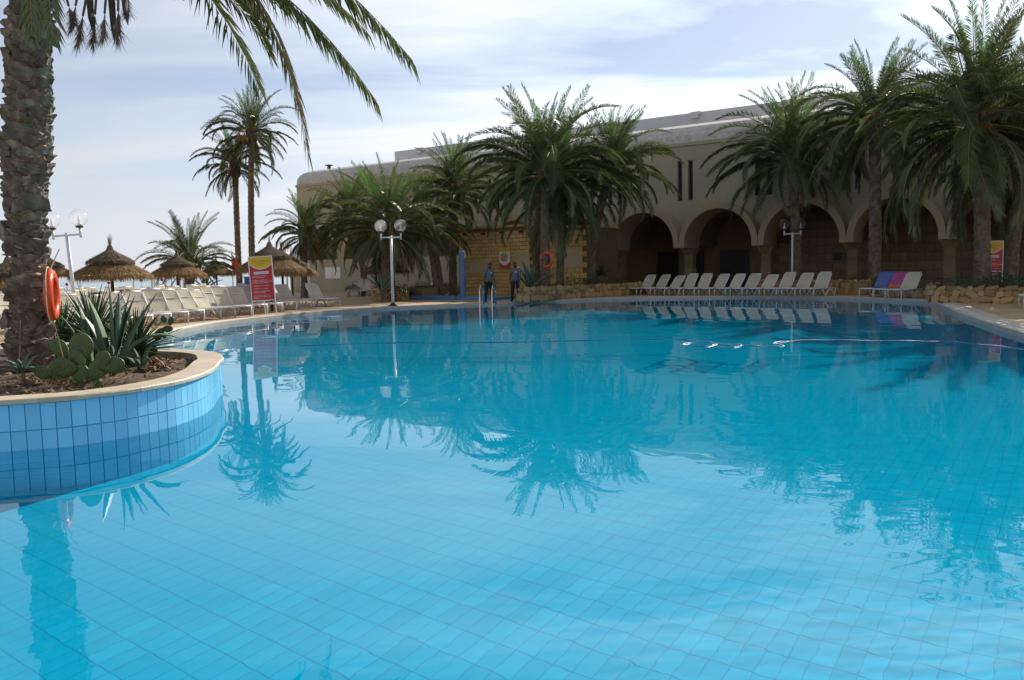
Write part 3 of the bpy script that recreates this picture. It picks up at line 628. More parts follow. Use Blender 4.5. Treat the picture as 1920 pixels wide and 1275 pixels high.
while z < TH_-.05 and i < 298:
    q = i*2.39996+random.uniform(-.2, .2); c = fax(z); r = frad(z)*.97
    big = 1.0+.7*math.exp(-z/.35)+(.55 if random.random() < .10 else 0)
    link('leaf_base', bm_[random.randrange(5)], fp, TR((c.x+r*.93*math.cos(q), c.y+r*.93*math.sin(q), z-.06), random.uniform(-.25, .25), random.uniform(-.1, .25), q, big*random.uniform(.75, 1.15))); i += 1; z += .0169
top = fax(TH_)+Vector((0, 0, .15)); Wt = Vector(pb)+top
def bez(a, b, c, d, n=16): return [a*(1-t)**3+b*3*t*(1-t)**2+c*3*t*t*(1-t)+d*t**3 for t in (i/n for i in range(n+1))]
def ffrond(tip, rise, Ytip, ll=.55, mats=('leaf', 'rachis'), hang=.25, n=78, wid=.028, start=.2, bow=.9):
    T = Vector(PY(tip[0], tip[1], Ytip))-Vector(pb); d = T-top; a = top; fl = Vector((d.x, d.y, 0))
    c1 = a+fl*.28+Vector((0, 0, rise)); c2 = a+fl*bow+Vector((0, 0, rise*.75+d.z*.22))
    link('frond', frond_from(bez(a, c1, c2, T), n, ll, wid, .2, hang=hang, mats=mats, start=start, rad0=.03), fp)
ffrond((487, 168), .30, 8.4, .50, n=84, hang=.45, bow=.75, wid=.02); ffrond((578, 294), .75, 9.4, .40, n=80, hang=.7, wid=.016, mats=('leaf_dry', 'rachis'), bow=.95); ffrond((560, 205), .55, 9.9, .42, n=80, hang=.6, wid=.02)
ffrond((706, 190), .42, 9.6, .50, n=90, hang=.75, bow=.7, wid=.02); ffrond((774, 114), .62, 9.2, .54, n=90, hang=.75, bow=.7, wid=.02); ffrond((690, 62), .55, 10.2, .46, n=84, hang=.6, bow=.7, wid=.02)
ffrond((100, 75), .35, 8.0, .42, hang=.4, n=60, bow=.7); ffrond((60, 62), .3, 7.9, .4, hang=.5, n=60, bow=.7); ffrond((-60, 150), .5, 8.2, .5, hang=.4); ffrond((-250, 120), .8, 10.0, .5)
for i in range(34):
    bi = [0, 1, 1, 2, 2, 3, 3, 4, 5][i % 9]; q = i*2.39996+.4
    if bi >= 4 and -2.0 < ((q+PI) % (2*PI))-PI < .6: bi = 2
    link('frond', FR[bi, i % 2], fp, TR(top+Vector((0, 0, .25-.3*bi/5)), random.uniform(-.2, .2), 0, q, random.uniform(3.6, 4.4)))
for (bx, by, tx, ty) in [(150, -30, 128, 78), (165, -20, 140, 112), (182, -25, 172, 112), (200, -20, 190, 100), (222, -30, 221, 105), (120, -20, 143, 62), (240, -40, 236, 48)]:
    a = Vector(PY(bx, by, 8.55))-Vector(pb); b = Vector(PY(tx, ty, 8.5))-Vector(pb); mb = MB(); mid = a.lerp(b, .38)
    mb.tube([top+Vector((.1, -.2, .1)), a.lerp(top, .35)+Vector((0, 0, .25)), a, mid], [.018, .016, .014, .012], 5)
    for j in range(150):
        s = random.random()**.8; p0 = mid.lerp(b, s*.6); sp_r = .055*math.sin(PI*min(1, .15+s*.7)); e = p0+(b-mid)*random.uniform(.25, .42)+Vector((random.gauss(0, sp_r), random.gauss(0, sp_r), 0)); wv = Vector((.0035, 0, 0))
        mb.add([p0-wv, p0+wv, e], [(0, 1, 2)])
    part('dried_flower_stalk', mb, M['bark'], fp)
for (bx, by, tx, ty) in [(205, -60, 215, 82), (225, -60, 240, 48), (165, -50, 172, 55)]:
    a = Vector(PY(bx, by, 8.4))-Vector(pb); b = Vector(PY(tx, ty, 8.4))-Vector(pb); mb = MB(); mb.tube([a, a.lerp(b, .45), a.lerp(b, .8), b], [.02, .06, .05, .004], 7, flat=.4); part('dried_spathe', mb, M['wood'], fp)
# ---- lifebuoys
def lifebuoy(label, loc, rx, ry, rz, Rm=.245, rm=.068, mat='buoy', hang=None):
    t = empty('lifebuoy', loc); t.rotation_euler = (rx, ry, rz); tag(t, label, 'lifebuoy', 'lifebuoys hanging on palm trunks'); mb = MB(); n, m_ = 36, 14
    mb.add([((Rm+rm*math.cos(b))*math.cos(a), rm*.85*math.sin(b), (Rm+rm*math.cos(b))*math.sin(a)) for a in (2*PI*i/n for i in range(n)) for b in (2*PI*j/m_ for j in range(m_))], [(i*m_+j, i*m_+(j+1) % m_, ((i+1) % n)*m_+(j+1) % m_, ((i+1) % n)*m_+j) for i in range(n) for j in range(m_)])
    part('ring', mb, M[mat], t, True); rp_ = MB(); pts = []
    for i in range(49):
        a = PI/2+2*PI*i/48; q = abs(math.sin(2*(a-PI/2)))*.05; pts.append(((Rm+rm+.004+q)*math.cos(a), -.01, (Rm+rm+.004+q)*math.sin(a)))
    rp_.tube(pts, .008, 5, caps=False)
    if hang: rp_.tube([(0, 0, Rm+rm), (hang[0]*.5, hang[1]*.5, Rm+rm+hang[2]*.5), (hang[0], hang[1], Rm+rm+hang[2])], .008, 5)
    for k in range(4):
        a = PI/4+k*PI/2; b = MB(); q = [((Rm+(rm+.003)*math.cos(u))*math.cos(w_), (rm*.85+.003)*math.sin(u), (Rm+(rm+.003)*math.cos(u))*math.sin(w_)) for w_ in (a-.06, a+.06) for u in (2*PI*j/12 for j in range(12))]
        b.add(q, [(j, (j+1) % 12, 12+(j+1) % 12, 12+j) for j in range(12)]); part('strap', b, M[mat], t, True)
    part('rope', rp_, M['rope'], t); return t
lb = PY(97, 553, pb[1]-.12); lifebuoy('orange lifebuoy hanging by a rope on the rough foreground trunk', (lb[0]+.0, lb[1], lb[2]), 0, R(-4), R(-69.5), Rm=.262, rm=.066, hang=(-.10, .10, .26))
lb = PY(1025, 487, 39.72); lifebuoy('red lifebuoy on the palm trunk right of the sandstone kiosk', lb, 0, 0, R(-42), Rm=.33, rm=.075, hang=(0, .05, .2))

# ---------------------------------------------------------------- foreground plants
def fol_mesh(seed, n=170):
    rg = np.random.default_rng(seed); mb = MB()
    for i in range(n):
        q = rg.uniform(0, 2*PI); e = rg.uniform(.1, 1.45); r_ = rg.uniform(.3, 1.15); d = Vector((math.cos(q)*math.cos(e), math.sin(q)*math.cos(e), math.sin(e))); sd_ = d.cross(Vector((0, 0, 1))).normalized(); p = d*r_*.35; w_ = rg.uniform(.04, .09); L = rg.uniform(.5, .9)
        mb.add([p, p+d*L*.5+sd_*w_, p+d*L+Vector((0, 0, -.2*L)), p+d*L*.5-sd_*w_], [(0, 1, 2), (0, 2, 3)])
    return mb.mesh('foliage', M['yucca'])
def agave_leaf(L, w, e0, bend, mat='agave', n=9, thick=.03):
    P = arc_curve(L, e0, bend, n, 1.4); mb = MB(); V = []
    for i, p in enumerate(P):
        s = i/n; ww = w*(.55+.75*math.sin(PI*min(1, .12+s*.62)))*(1-s**3.2); ww = max(ww, .003); t = (P[min(i+1, n)]-P[max(i-1, 0)]).normalized(); nr = Vector((-t.z, 0, t.x)); th = thick*(1-s)+.004; cu_ = .45*ww
        V += [p+Vector((0, -ww, 0))+nr*cu_, p+nr*-th*.2, p+Vector((0, ww, 0))+nr*cu_, p-nr*th]
    mb.add(V, [(i*4+j, (i+1)*4+j, (i+1)*4+(j+1) % 4, i*4+(j+1) % 4) for i in range(n) for j in range(4)]); return mb.mesh('leaf', M[mat], True)
def agave(label, base, leaves, name='agave', cat='agave', group=None):
    t = empty(name, base); tag(t, label, cat, group)
    for (L, w, e, b, q) in leaves: link('leaf', agave_leaf(L, w, R(e), R(b)), t, TR((0, 0, 0), random.uniform(-.2, .2), 0, R(q)))
    return t
agave('large grey-green agave with tall upright leaves in the tiled planter', G(212, 704), [(1.08, .058, 93, 5, 200), (1.0, .052, 84, 10, 185), (.98, .046, 84, 8, 130), (1.12, .042, 64, 10, 4), (1.12, .044, 60, 84, -8), (.8, .046, 76, 18, 160), (.98, .044, 78, 12, 60), (.62, .045, 58, 40, -60), (.75, .046, 70, 20, 215), (1.0, .042, 80, 6, 15), (.6, .045, 48, 50, 300), (1.0, .045, 86, 4, 290)])
agave('second agave with slim upright leaves left of the large one', G(172, 694), [(.85, .042, 82, 10, 150), (.8, .04, 74, 18, 210), (.75, .04, 68, 24, 20), (.7, .04, 60, 30, 290), (.8, .04, 86, 6, 80), (.6, .04, 50, 40, 330), (.62, .04, 55, 35, 250)])
agave('agave whose single pointed leaf shows at the left edge of the view', G(-45, 690), [(.85, .055, 66, 12, 12), (.8, .05, 60, 30, 120), (.8, .05, 55, 30, 200), (.7, .05, 50, 40, 280)])
agave('small pale aloe at the right foot of the large agave', G(263, 692), [(.34, .028, 70, 18, q) for q in (0, 70, 150, 215, 290)]+[(.26, .026, 50, 30, q+30) for q in (10, 130, 250)], 'aloe', 'aloe')
agave('little green aloe on a short stem at the left of the prickly pear', np.array(G(44, 722))+np.array([0, 0, .16]), [(.24, .016, e, 45, q) for e, q in ((80, 0), (60, 50), (45, 110), (50, 180), (35, 230), (55, 290), (25, 340), (20, 150))], 'dracaena', 'plant')
st = bpy.data.objects[-1]
o = [x for x in COL.objects if x.get('label', '').startswith('little green aloe')][0]
part('stem', MB().tube([(0, 0, .02), (.008, 0, -.08), (-.008, 0, -.19)], [.02, .022, .028], 7), M['dead'], o)
def yucca(label, base, n, L, name='yucca', lo=-5, hi=85, w=.014, trunk=.0, seed=0, mat='yucca', group=None):
    rg = random.Random(seed); t = empty(name, base); tag(t, label, 'yucca', group)
    ms = [agave_leaf(L*f, w, R(0), R(b), mat, 5, .006) for f, b in ((1, 8), (.85, 14), (.95, 4))]
    for i in range(n):
        e = lo+(hi-lo)*((i+.5)/n); link('leaf', ms[i % 3], t, TR((0, 0, trunk), 0, -R(e+rg.uniform(-6, 6)), i*2.39996, rg.uniform(.8, 1.1)))
    if trunk: part('stem', MB().tube([(0, 0, -.05), (0, 0, trunk+.03)], .05, 8), M['bark'], t)
    return t
yucca('dark spiky yucca behind the large agave', G(178, 672), 130, .78, trunk=.30, seed=3)
yucca('dark spiky yucca right of the large agave above the coping', G(256, 678), 110, .62, trunk=.15, seed=4)
yucca('spiky yucca between the palm trunk and the prickly pear', G(118, 668), 100, .66, trunk=.22, seed=5)
def pad_mesh(a, b, th=.017, seed=0):
    mb = MB(); n, m_ = 18, 8; V = [(0, 0, 0)]
    V = []
    for i in range(n):
        q = 2*PI*i/n; z = b*(1+math.sin(q)); x = a*math.cos(q)*(1 if math.sin(q) > 0 else .55+.45*(1+math.sin(q))**.6)
        V.append((x, z))
    c = (0, b); L = []
    for f, t in ((1, 0), (.96, .6), (.85, .92), (.45, 1)):
        L.append([(c[0]+(x-c[0])*f, c[1]+(z-c[1])*f, t) for x, z in V])
    vs = [(x, 0, z) for x, z, t in L[0]]
    for sg in (-1, 1):
        for r_ in L[1:]: vs += [(x, sg*th*t, z) for x, z, t in r_]
        vs.append((0, sg*th, b))
    fs = []
    for k, sg in enumerate((-1, 1)):
        o_ = n+k*(3*n+1); rings = [list(range(n))]+[[o_+r_*n+i for i in range(n)] for r_ in range(3)]
        for r_ in range(3):
            for i in range(n):
                f = (rings[r_][i], rings[r_][(i+1) % n], rings[r_+1][(i+1) % n], rings[r_+1][i]); fs.append(f if sg < 0 else f[::-1])
        for i in range(n):
            f = (rings[3][i], rings[3][(i+1) % n], o_+3*n); fs.append(f if sg < 0 else f[::-1])
    return MB().add(vs, fs).mesh('pad', M['cactus'], True)
def cactus(label, base, pads):
    t = empty('prickly_pear', base); tag(t, label, 'cactus'); b0 = Vector(base)
    for (x, y, Yo, a, b, tilt, rz) in pads:      # pixel of the pad's foot, depth offset, half width, half length, lean in view, turn
        p = Vector(PY(x, y, base[1]+Yo))-b0; link('pad', pad_mesh(a*1.1, b*1.1), t, Matrix.Translation(p) @ Matrix.Rotation(R(rz), 4, 'Z') @ Matrix.Rotation(R(tilt), 4, 'Y'))
    return t
cactus('green prickly pear with broad flat pads in front of the trunk', G(152, 722), [(152, 724, 0, .085, .11, 3, 10), (148, 702, .02, .10, .125, -8, -12), (147, 692, -.02, .105, .135, -82, 8), (153, 680, .05, .115, .15, 2, 14), (170, 712, -.03, .09, .12, 35, 20), (176, 684, .03, .085, .11, 62, -15), (186, 690, -.02, .085, .12, 80, 12), (128, 668, .09, .08, .11, -42, 10), (100, 705, .1, .07, .10, -70, 0), (176, 735, -.02, .06, .07, 25, 20)])
cactus('small prickly pear with yellowish pads at the right of the planter', G(292, 672), [(284, 672, 0, .05, .085, 20, 10), (292, 640, 0, .055, .095, 28, 20), (302, 618, .02, .045, .075, 85, 10), (318, 610, .02, .04, .06, 20, 20), (303, 622, .03, .03, .05, 150, 0), (309, 606, -.02, .04, .05, -10, 30)])
def rock_mesh(seed, sc=(1, 1, .75), mat='rubble', n=8, m_=6, name='stone'):
    rg = np.random.default_rng(seed); b = MB().sphere((0, 0, 0), 1, n, m_); b.v = [tuple(np.sign(c)*abs(c)**.7*s_*rg.uniform(.82, 1.12) for c, s_ in zip(p, sc)) for p in b.v]; return b.mesh(name, M[mat])
for i, (x, y, s, l) in enumerate([(285, 694, .055, 'pale broken stone on the soil beside the coping'), (62, 722, .06, 'orange-brown stone on the soil left of the prickly pear'), (108, 716, .12, 'large brown rock at the left foot of the prickly pear'), (15, 706, .05, 'small stone on the soil at the foot of the big trunk')]):
    o = link('stone', rock_mesh(100+i, (1, .8, .7))); o.location = tuple(np.array(G(x, y))+np.array([0, 0, s*.3])); o.scale = (s,)*3; tag(o, l, 'stone')
mb = MB()
for i in range(900):
    a = random.choice(((300, 684, .32), (285, 690, .3), (30, 722, .5), (120, 735, .5), (200, 715, .5), (80, 720, .5))); p = Vector(G(a[0], a[1]))+Vector((random.gauss(0, a[2]*.5), random.gauss(0, a[2]*.4), random.uniform(.0, .05)))
    if not bool(inside(np.array(poffs(-.33)), np.array([p.x]), np.array([p.y]))[0]): continue
    d = Vector((random.gauss(0, 1), random.gauss(0, 1), random.uniform(0, .5))).normalized()*random.uniform(.03, .14); w_ = d.cross(Vector((0, 0, 1))).normalized()*random.uniform(.004, .02); mb.add([p, p+d*.5+w_, p+d, p+d*.5-w_], [(0, 1, 2, 3)])
tag(part('leaf_litter', mb, M['dead']), 'dry fallen leaves and twigs on the planter soil', 'leaf litter', kind='stuff')
for i, (x, y, r_, l) in enumerate([(240, 690, .2, 'low dark leafy plant at the foot of the large agave'), (138, 672, .26, 'dark leafy undergrowth between trunk and prickly pear'), (200, 676, .28, 'dark leafy undergrowth behind the large agave'), (268, 674, .2, 'dark leafy plant at the right end of the planter'), (80, 690, .18, 'low dark leaves against the big trunk foot')]):
    t = empty('undergrowth_plant', G(x, y), i*1.1, r_); tag(t, l, 'plant', 'low plants in the tiled planter'); link('foliage', fol_mesh(60+i), t)
dc = empty('dead_plant', G(297, 690)); tag(dc, 'dried brown plant clump at the right end of the planter soil', 'dead plant')
for i in range(16): link('leaf', agave_leaf(.2, .02, R(random.uniform(20, 80)), R(random.uniform(40, 130)), 'dead', 6, .006), dc, TR((random.gauss(0, .05), random.gauss(0, .05), 0), 0, 0, i*2.4))
for i, (x0, y0, x1, y1) in enumerate([(128, 722, 100, 600), (33, 700, 38, 600)]):
    a, b = Vector(G(x0, y0)), Vector(PY(x1, y1, G(x0, y0)[1])); tag(part('dry_stick', MB().tube([a, a.lerp(b, .5)+Vector((.01, 0, 0)), b], [.012, .009, .005], 5), M['dead']), ['thin dry stick leaning up behind the prickly pear', 'thin dry stick standing left of the big trunk'][i], 'stick')

# ---------------------------------------------------------------- globe lamps
def lamp(label, base, H=3.45, rz=0, lean=0):
    t = empty('globe_lamp', base); t.rotation_euler = (0, lean, rz); tag(t, label, 'lamp', 'twin globe lamps round the pool')
    part('pole', MB().tube([(0, 0, 0), (0, 0, H-.55)], [.062, .05], 12), M['metal_white'], t, True)
    b = MB(); b.tube([(0, 0, 0), (0, 0, .05)], .2, 12); b.tube([(0, 0, .05), (0, 0, .16)], [.11, .07], 10)
    for k in range(4): b.tube([(.14*math.cos(k*PI/2+.8), .14*math.sin(k*PI/2+.8), .05), (.14*math.cos(k*PI/2+.8), .14*math.sin(k*PI/2+.8), .09)], .018, 6)
    part('base_plate', b, M['wood'], t)
    part('cross_arm', MB().tube([(-.42, 0, H-.62), (.42, 0, H-.62)], .032, 10), M['metal_white'], t, True)
    for s in (-1, 1):
        part('bracket', MB().tube([(s*.42, 0, H-.72), (s*.42, 0, H-.42)], .036, 10), M['metal_white'], t, True)
        part('collar', MB().tube([(s*.42, 0, H-.42), (s*.42, 0, H-.36)], [.10, .12], 14), M['black'], t, True)
        g = part('globe', MB().sphere((s*.42, 0, H-.12), .26, 32, 20), M['globe'], t, True)
        part('bulb_holder', MB().tube([(s*.42, 0, H-.36), (s*.42, 0, H-.27)], .06, 10), M['plastic'], g, True)
        part('bulb', MB().tube([(s*.42, 0, H-.27), (s*.42, 0, H-.2), (s*.42, 0, H-.06)], [.02, .035, .012], 8), M['ink_white'], g, True)
    return t
lamp('white twin globe lamp at the pool edge beside the last lounger', PZ(737, 574), 3.55)
lamp('white twin globe lamp behind the row of loungers before the arches', (*PY(1485, 545, 42.6)[:2], .1), 3.62)
c = PY(128, 440, 25.5); lamp('leaning white twin globe lamp beside the foreground trunk', (PY(145, 600, 25.5)[0], 25.5, .1), 3.4, 0, R(-3.2))

# ---------------------------------------------------------------- notice boards
def text_mesh(body, size, mat, parent, loc, align='LEFT', width=None):
    cu_ = bpy.data.curves.new('lettering', 'FONT'); cu_.body = body; cu_.size = size; cu_.align_x = align; cu_.space_line = .95; cu_.resolution_u = 2
    tmp = bpy.data.objects.new('tmp', cu_); COL.objects.link(tmp); dg = bpy.context.evaluated_depsgraph_get(); me = bpy.data.meshes.new_from_object(tmp.evaluated_get(dg)); bpy.data.objects.remove(tmp)
    me.materials.clear(); me.materials.append(M[mat]); return link('lettering', me, parent, TR(loc, rx=PI/2))
def notice(label, base, rz, W_=.76, Hb=1.52, z0=.56, posts=True, lean=0):
    t = empty('notice_board', base); t.rotation_euler = (0, lean, rz); tag(t, label, 'sign', 'red and yellow pool notice boards'); h = W_/2
    bd = part('board', MB().box((-h, -.012, z0), (h, .012, z0+Hb)), M['red'], t)
    f = MB()
    for a, b in (((-h-.03, z0-.03), (-h, z0+Hb+.03)), ((h, z0-.03), (h+.03, z0+Hb+.03)), ((-h, z0+Hb), (h, z0+Hb+.03)), ((-h, z0-.03), (h, z0))): f.box((a[0], -.02, a[1]), (b[0], .02, b[1]))
    part('frame', f, M['metal_white'], t); top_ = z0+Hb
    def cap(dz, y, mat, nm):
        pts = [(-h, y, top_), (-h, y, top_-.24-dz)]+[(-h+W_*i/16, y, top_-.24-dz-.17*math.sin(PI*i/16)) for i in range(1, 16)]+[(h, y, top_-.24-dz), (h, y, top_)]
        part(nm, MB().add(pts, [tuple(range(len(pts)))]), M[mat], bd)
    cap(.028, -.0145, 'ink_white', 'white_edge'); cap(0, -.0165, 'yellow', 'yellow_field')
    text_mesh('Club Caribbean', .088, 'ink_red', bd, (0, -.0185, top_-.17), 'CENTER'); text_mesh('The Sun', .075, 'ink_red', bd, (0, -.0185, top_-.26), 'CENTER')
    part('heading_box', MB().box((-.25, -.0165, top_-.60), (.25, -.0125, top_-.51)), M['ink_white'], bd); text_mesh('ATTENTION', .078, 'ink_blue', bd, (0, -.0185, top_-.585), 'CENTER')
    for i, l in enumerate(['- Risque de se heurter', 'dans de la baignade', '', '- Baignade strictement', 'interdite en dehors des heures', "d'ouverture de la piscine", '', '- Baignade non surveillée', '', '- Interdiction de plonger', '', '- Enfants accompagnés des', 'parents à la piscine', '', '- Douche par mesure de', 'hygiène pour la piscine des', 'enfants']):
        if l: text_mesh(l, .053, 'ink_white', bd, (-h+.06, -.0165, top_-.68-.049*i))
    if posts:
        for x in (-h-.015, h+.015): part('post', MB().tube([(x, .03, 0), (x, .03, top_+.02)], .018, 8), M['metal_white'], t)
        part('rear_strut', MB().tube([(0, .42, 0), (0, .03, z0+.9)], .016, 8), M['metal_white'], t)
    return t
notice('red and yellow notice board on thin white legs before the loungers', PZ(497, 592), R(14), lean=R(-2.5))
notice('red and yellow notice board half hidden by the tall right palm', (*PY(1858, 520, 31.2)[:2], .15), R(-20), .72, 1.1, 1.0)
pt = empty('wall_poster'); pt.matrix_world = KM @ Matrix.Translation((3.42, -.05, 1.58)); tag(pt, 'yellow, white and red poster on the sandstone kiosk wall', 'poster')
part('sheet', MB().box((-.38, -.008, 0), (.38, .008, 1.2)), M['ink_white'], pt)
part('yellow_band', MB().box((-.38, -.011, .93), (.38, -.0085, 1.2)), M['yellow'], pt)
part('red_band', MB().add([(-.38, -.0105, 0), (.38, -.0105, 0), (.38, -.0105, .36)]+[(.38-.76*i/12, -.0105, .36-.24*math.sin(PI*i/12)) for i in range(1, 12)]+[(-.38, -.0105, .36)], [tuple(range(15))]), M['red'], pt)
part('picture_field', MB().add([(.25*math.cos(a), -.0115, .62+.28*math.sin(a)) for a in (2*PI*i/20 for i in range(20))], [tuple(range(20))]), M['panel'], pt)
for i in range(6): part('text_line', MB().box((-.30, -.0125, .42+.07*i), (-.30+.42-.03*(i % 3), -.0118, .445+.07*i)), M['ink_red'], pt)

# ---------------------------------------------------------------- shower, ladder, people
sb = PZ(868, 561); sh = empty('pool_shower', sb, ta-PI/2); tag(sh, 'blue-tiled shower column on a low blue basin left of the kiosk', 'shower')
part('column', MB().tube([(0, 0, .12), (0, 0, 2.4)], .165, 16), M['shower'], sh)
part('basin', MB().box((-2.9, -1.0, 0), (2.6, 1.1, .12)), M['shower'], sh); part('basin_kerb', MB().box((-2.9, -1.12, 0), (.35, -1.0, .22)), M['shower'], sh)
part('pipe', MB().tube([(.19, 0, 2.1), (.19, 0, 2.42), (.05, 0, 2.44), (-.1, -.1, 2.44)], .022, 8), M['metal_white'], sh); part('tap', MB().tube([(.19, -.05, 1.3), (.19, -.2, 1.3)], .02, 6), M['steel'], sh)
for zz in (.9, 1.6, 2.2): part('tile_joint', MB().tube([(0, 0, zz), (0, 0, zz+.012)], .167, 16), M['grout'], sh)
la = PZ(912, 571.5, .1); ld = empty('pool_ladder', la, R(-14)); tag(ld, 'steel pool ladder with two looped handrails below the standing men', 'ladder')
for x in (-.27, .27):
    part('handrail', MB().tube([(x, .55, 0), (x, .55, .55)]+[(x, .25+.3*math.cos(a), .55+.26*math.sin(a)) for a in (PI*i/10 for i in range(1, 10))]+[(x, -.05, .55), (x, -.08, -.1), (x, -.08, -1.2)], .03, 10), M['steel'], ld, True)
for z in (-.35, -.65, -.95): part('step', MB().box((-.27, -.14, z), (.27, -.03, z+.04)), M['steel'], ld)
def person(label, base, rz, look=.25, stance=.09, armf=.0, scale=1.0, stride=.0):
    t = empty('person', base, rz, scale); tag(t, label, 'person', 'two men in grey polo shirts at the pool edge')
    V, E_, Rd = [], [], []
    def v(x, y, z, rx, ry=None): V.append((x, y, z)); Rd.append((rx*1.22, (ry or rx)*1.22)); return len(V)-1
    def chain(i, *js):
        for j in js: E_.append((i, j)); i = j
        return i
    pel = v(0, 0, .98, .135, .10); sp1 = v(0, 0, 1.12, .14, .105); sp2 = v(0, .0, 1.28, .155, .115); ch = v(0, 0, 1.42, .15, .105); nk = v(0, -.015, 1.53, .055); nk2 = v(0, -.03, 1.58, .055)
    hd = v(0, -.045-look*.05, 1.66, .082, .09); hd2 = v(0, -.05-look*.10, 1.74, .075, .085); ht = v(0, -.03-look*.12, 1.785, .045)
    chain(pel, sp1, sp2, ch, nk, nk2, hd, hd2, ht); ns = v(0, -.145-look*.08, 1.675-look*.03, .016); chain(hd, ns)
    base_armf = armf
    for s in (-1, 1):
        armf = base_armf*(1.6 if s > 0 else -.3); st2 = -s*stride
        hp = v(s*.095, 0, .92, .10); kn = v(s*(.10+stance*.2), -.02+st2*.6, .51, .068); an = v(s*(.10+stance*.35), .02+st2, .10, .048); he = v(s*(.105+stance*.35), .03+st2, .045, .042); to = v(s*(.12+stance*.5), -.16+st2, .035, .036)
        chain(pel, hp, kn, an, he, to)
        sh_ = v(s*.185, 0, 1.43, .072); el = v(s*.245, .02-armf*.1, 1.14, .048); wr = v(s*.255, -.05-armf*.2, .90, .032); pa_ = v(s*.25, -.065-armf*.22, .83, .036, .022)
        chain(ch, sh_, el, wr, pa_)
        for k in range(4):
            f1 = v(s*(.25+.004*k), -.085-armf*.22+.022*k, .765-.004*abs(k-1), .0095); f2 = v(s*(.243), -.09-armf*.22+.022*k, .725-.006*abs(k-1), .008); chain(pa_, f1, f2)
        th1 = v(s*.235, -.105-armf*.22, .82, .011); th2 = v(s*.228, -.125-armf*.22, .785, .009); chain(pa_, th1, th2)
    me = bpy.data.meshes.new('body_src'); me.from_pydata(V, E_, []); ob = bpy.data.objects.new('body_src', me); COL.objects.link(ob)
    ob.modifiers.new('s', 'SKIN'); sv = me.skin_vertices[0].data
    for i, r_ in enumerate(Rd): sv[i].radius = r_
    sv[0].use_root = True; m2 = ob.modifiers.new('u', 'SUBSURF'); m2.levels = 1; m2.render_levels = 1
    dg = bpy.context.evaluated_depsgraph_get(); bm2 = bpy.data.meshes.new_from_object(ob.evaluated_get(dg)); bpy.data.objects.remove(ob)
    bm2.materials.clear()
    for k in ('skin', 'shirt', 'trousers', 'black'): bm2.materials.append(M[k])
    for p in bm2.polygons:
        c = p.center; arm = abs(c.x) > .19 and c.z > .6
        p.material_index = 3 if c.z < .085 else (0 if (arm and c.z < 1.22) or c.z > 1.515 else (2 if c.z < .96 else 1)); p.use_smooth = True
    link('body', bm2, t)
    hm = MB().sphere((0, -.035-look*.10, 1.735), .094, 14, 8, sc=(.93, 1.05, .75)); hm.f = [f for f in hm.f if sum(hm.v[i][2] for i in f)/len(f) > 1.715-.06]; hm.m = [0]*len(hm.f); part('hair', hm, M['hair'], t, True)
    for s in (-1, 1): part('ear', MB().sphere((s*.083, -.03-look*.06, 1.67), .022, 8, 6, sc=(.5, 1, 1.3)), M['skin'], t, True); part('eye', MB().sphere((s*.032, -.125-look*.09, 1.70-look*.02), .011, 8, 6), M['ink_white'], t, True)
    part('mouth', MB().sphere((0, -.125-look*.06, 1.632-look*.03), .022, 8, 5, sc=(1.1, .4, .3)), M['trousers'], t, True)
    part('name_badge', MB().box((.03, -.128, 1.33), (.10, -.118, 1.37)), M['ink_white'], t); part('collar', MB().tube([(.07*math.cos(a), -.012+.07*math.sin(a), 1.515+.01*math.sin(a)) for a in (2*PI*i/12 for i in range(13))], .016, 6), M['shirt'], t)
    part('shirt_hem', MB().tube([(.17*math.cos(a), .125*math.sin(a), .955) for a in (2*PI*i/16 for i in range(17))], .012, 6), M['shirt'], t)
    return t
person('man in grey polo and black trousers looking down, left of the pair', PZ(917, 567.5), R(34), 1.0, .04, .35, .985, .10)
person('man in grey polo and black trousers facing the pool, right of the pair', PZ(967, 565), R(-12), .6, .16, .9, 1.0, -.05)

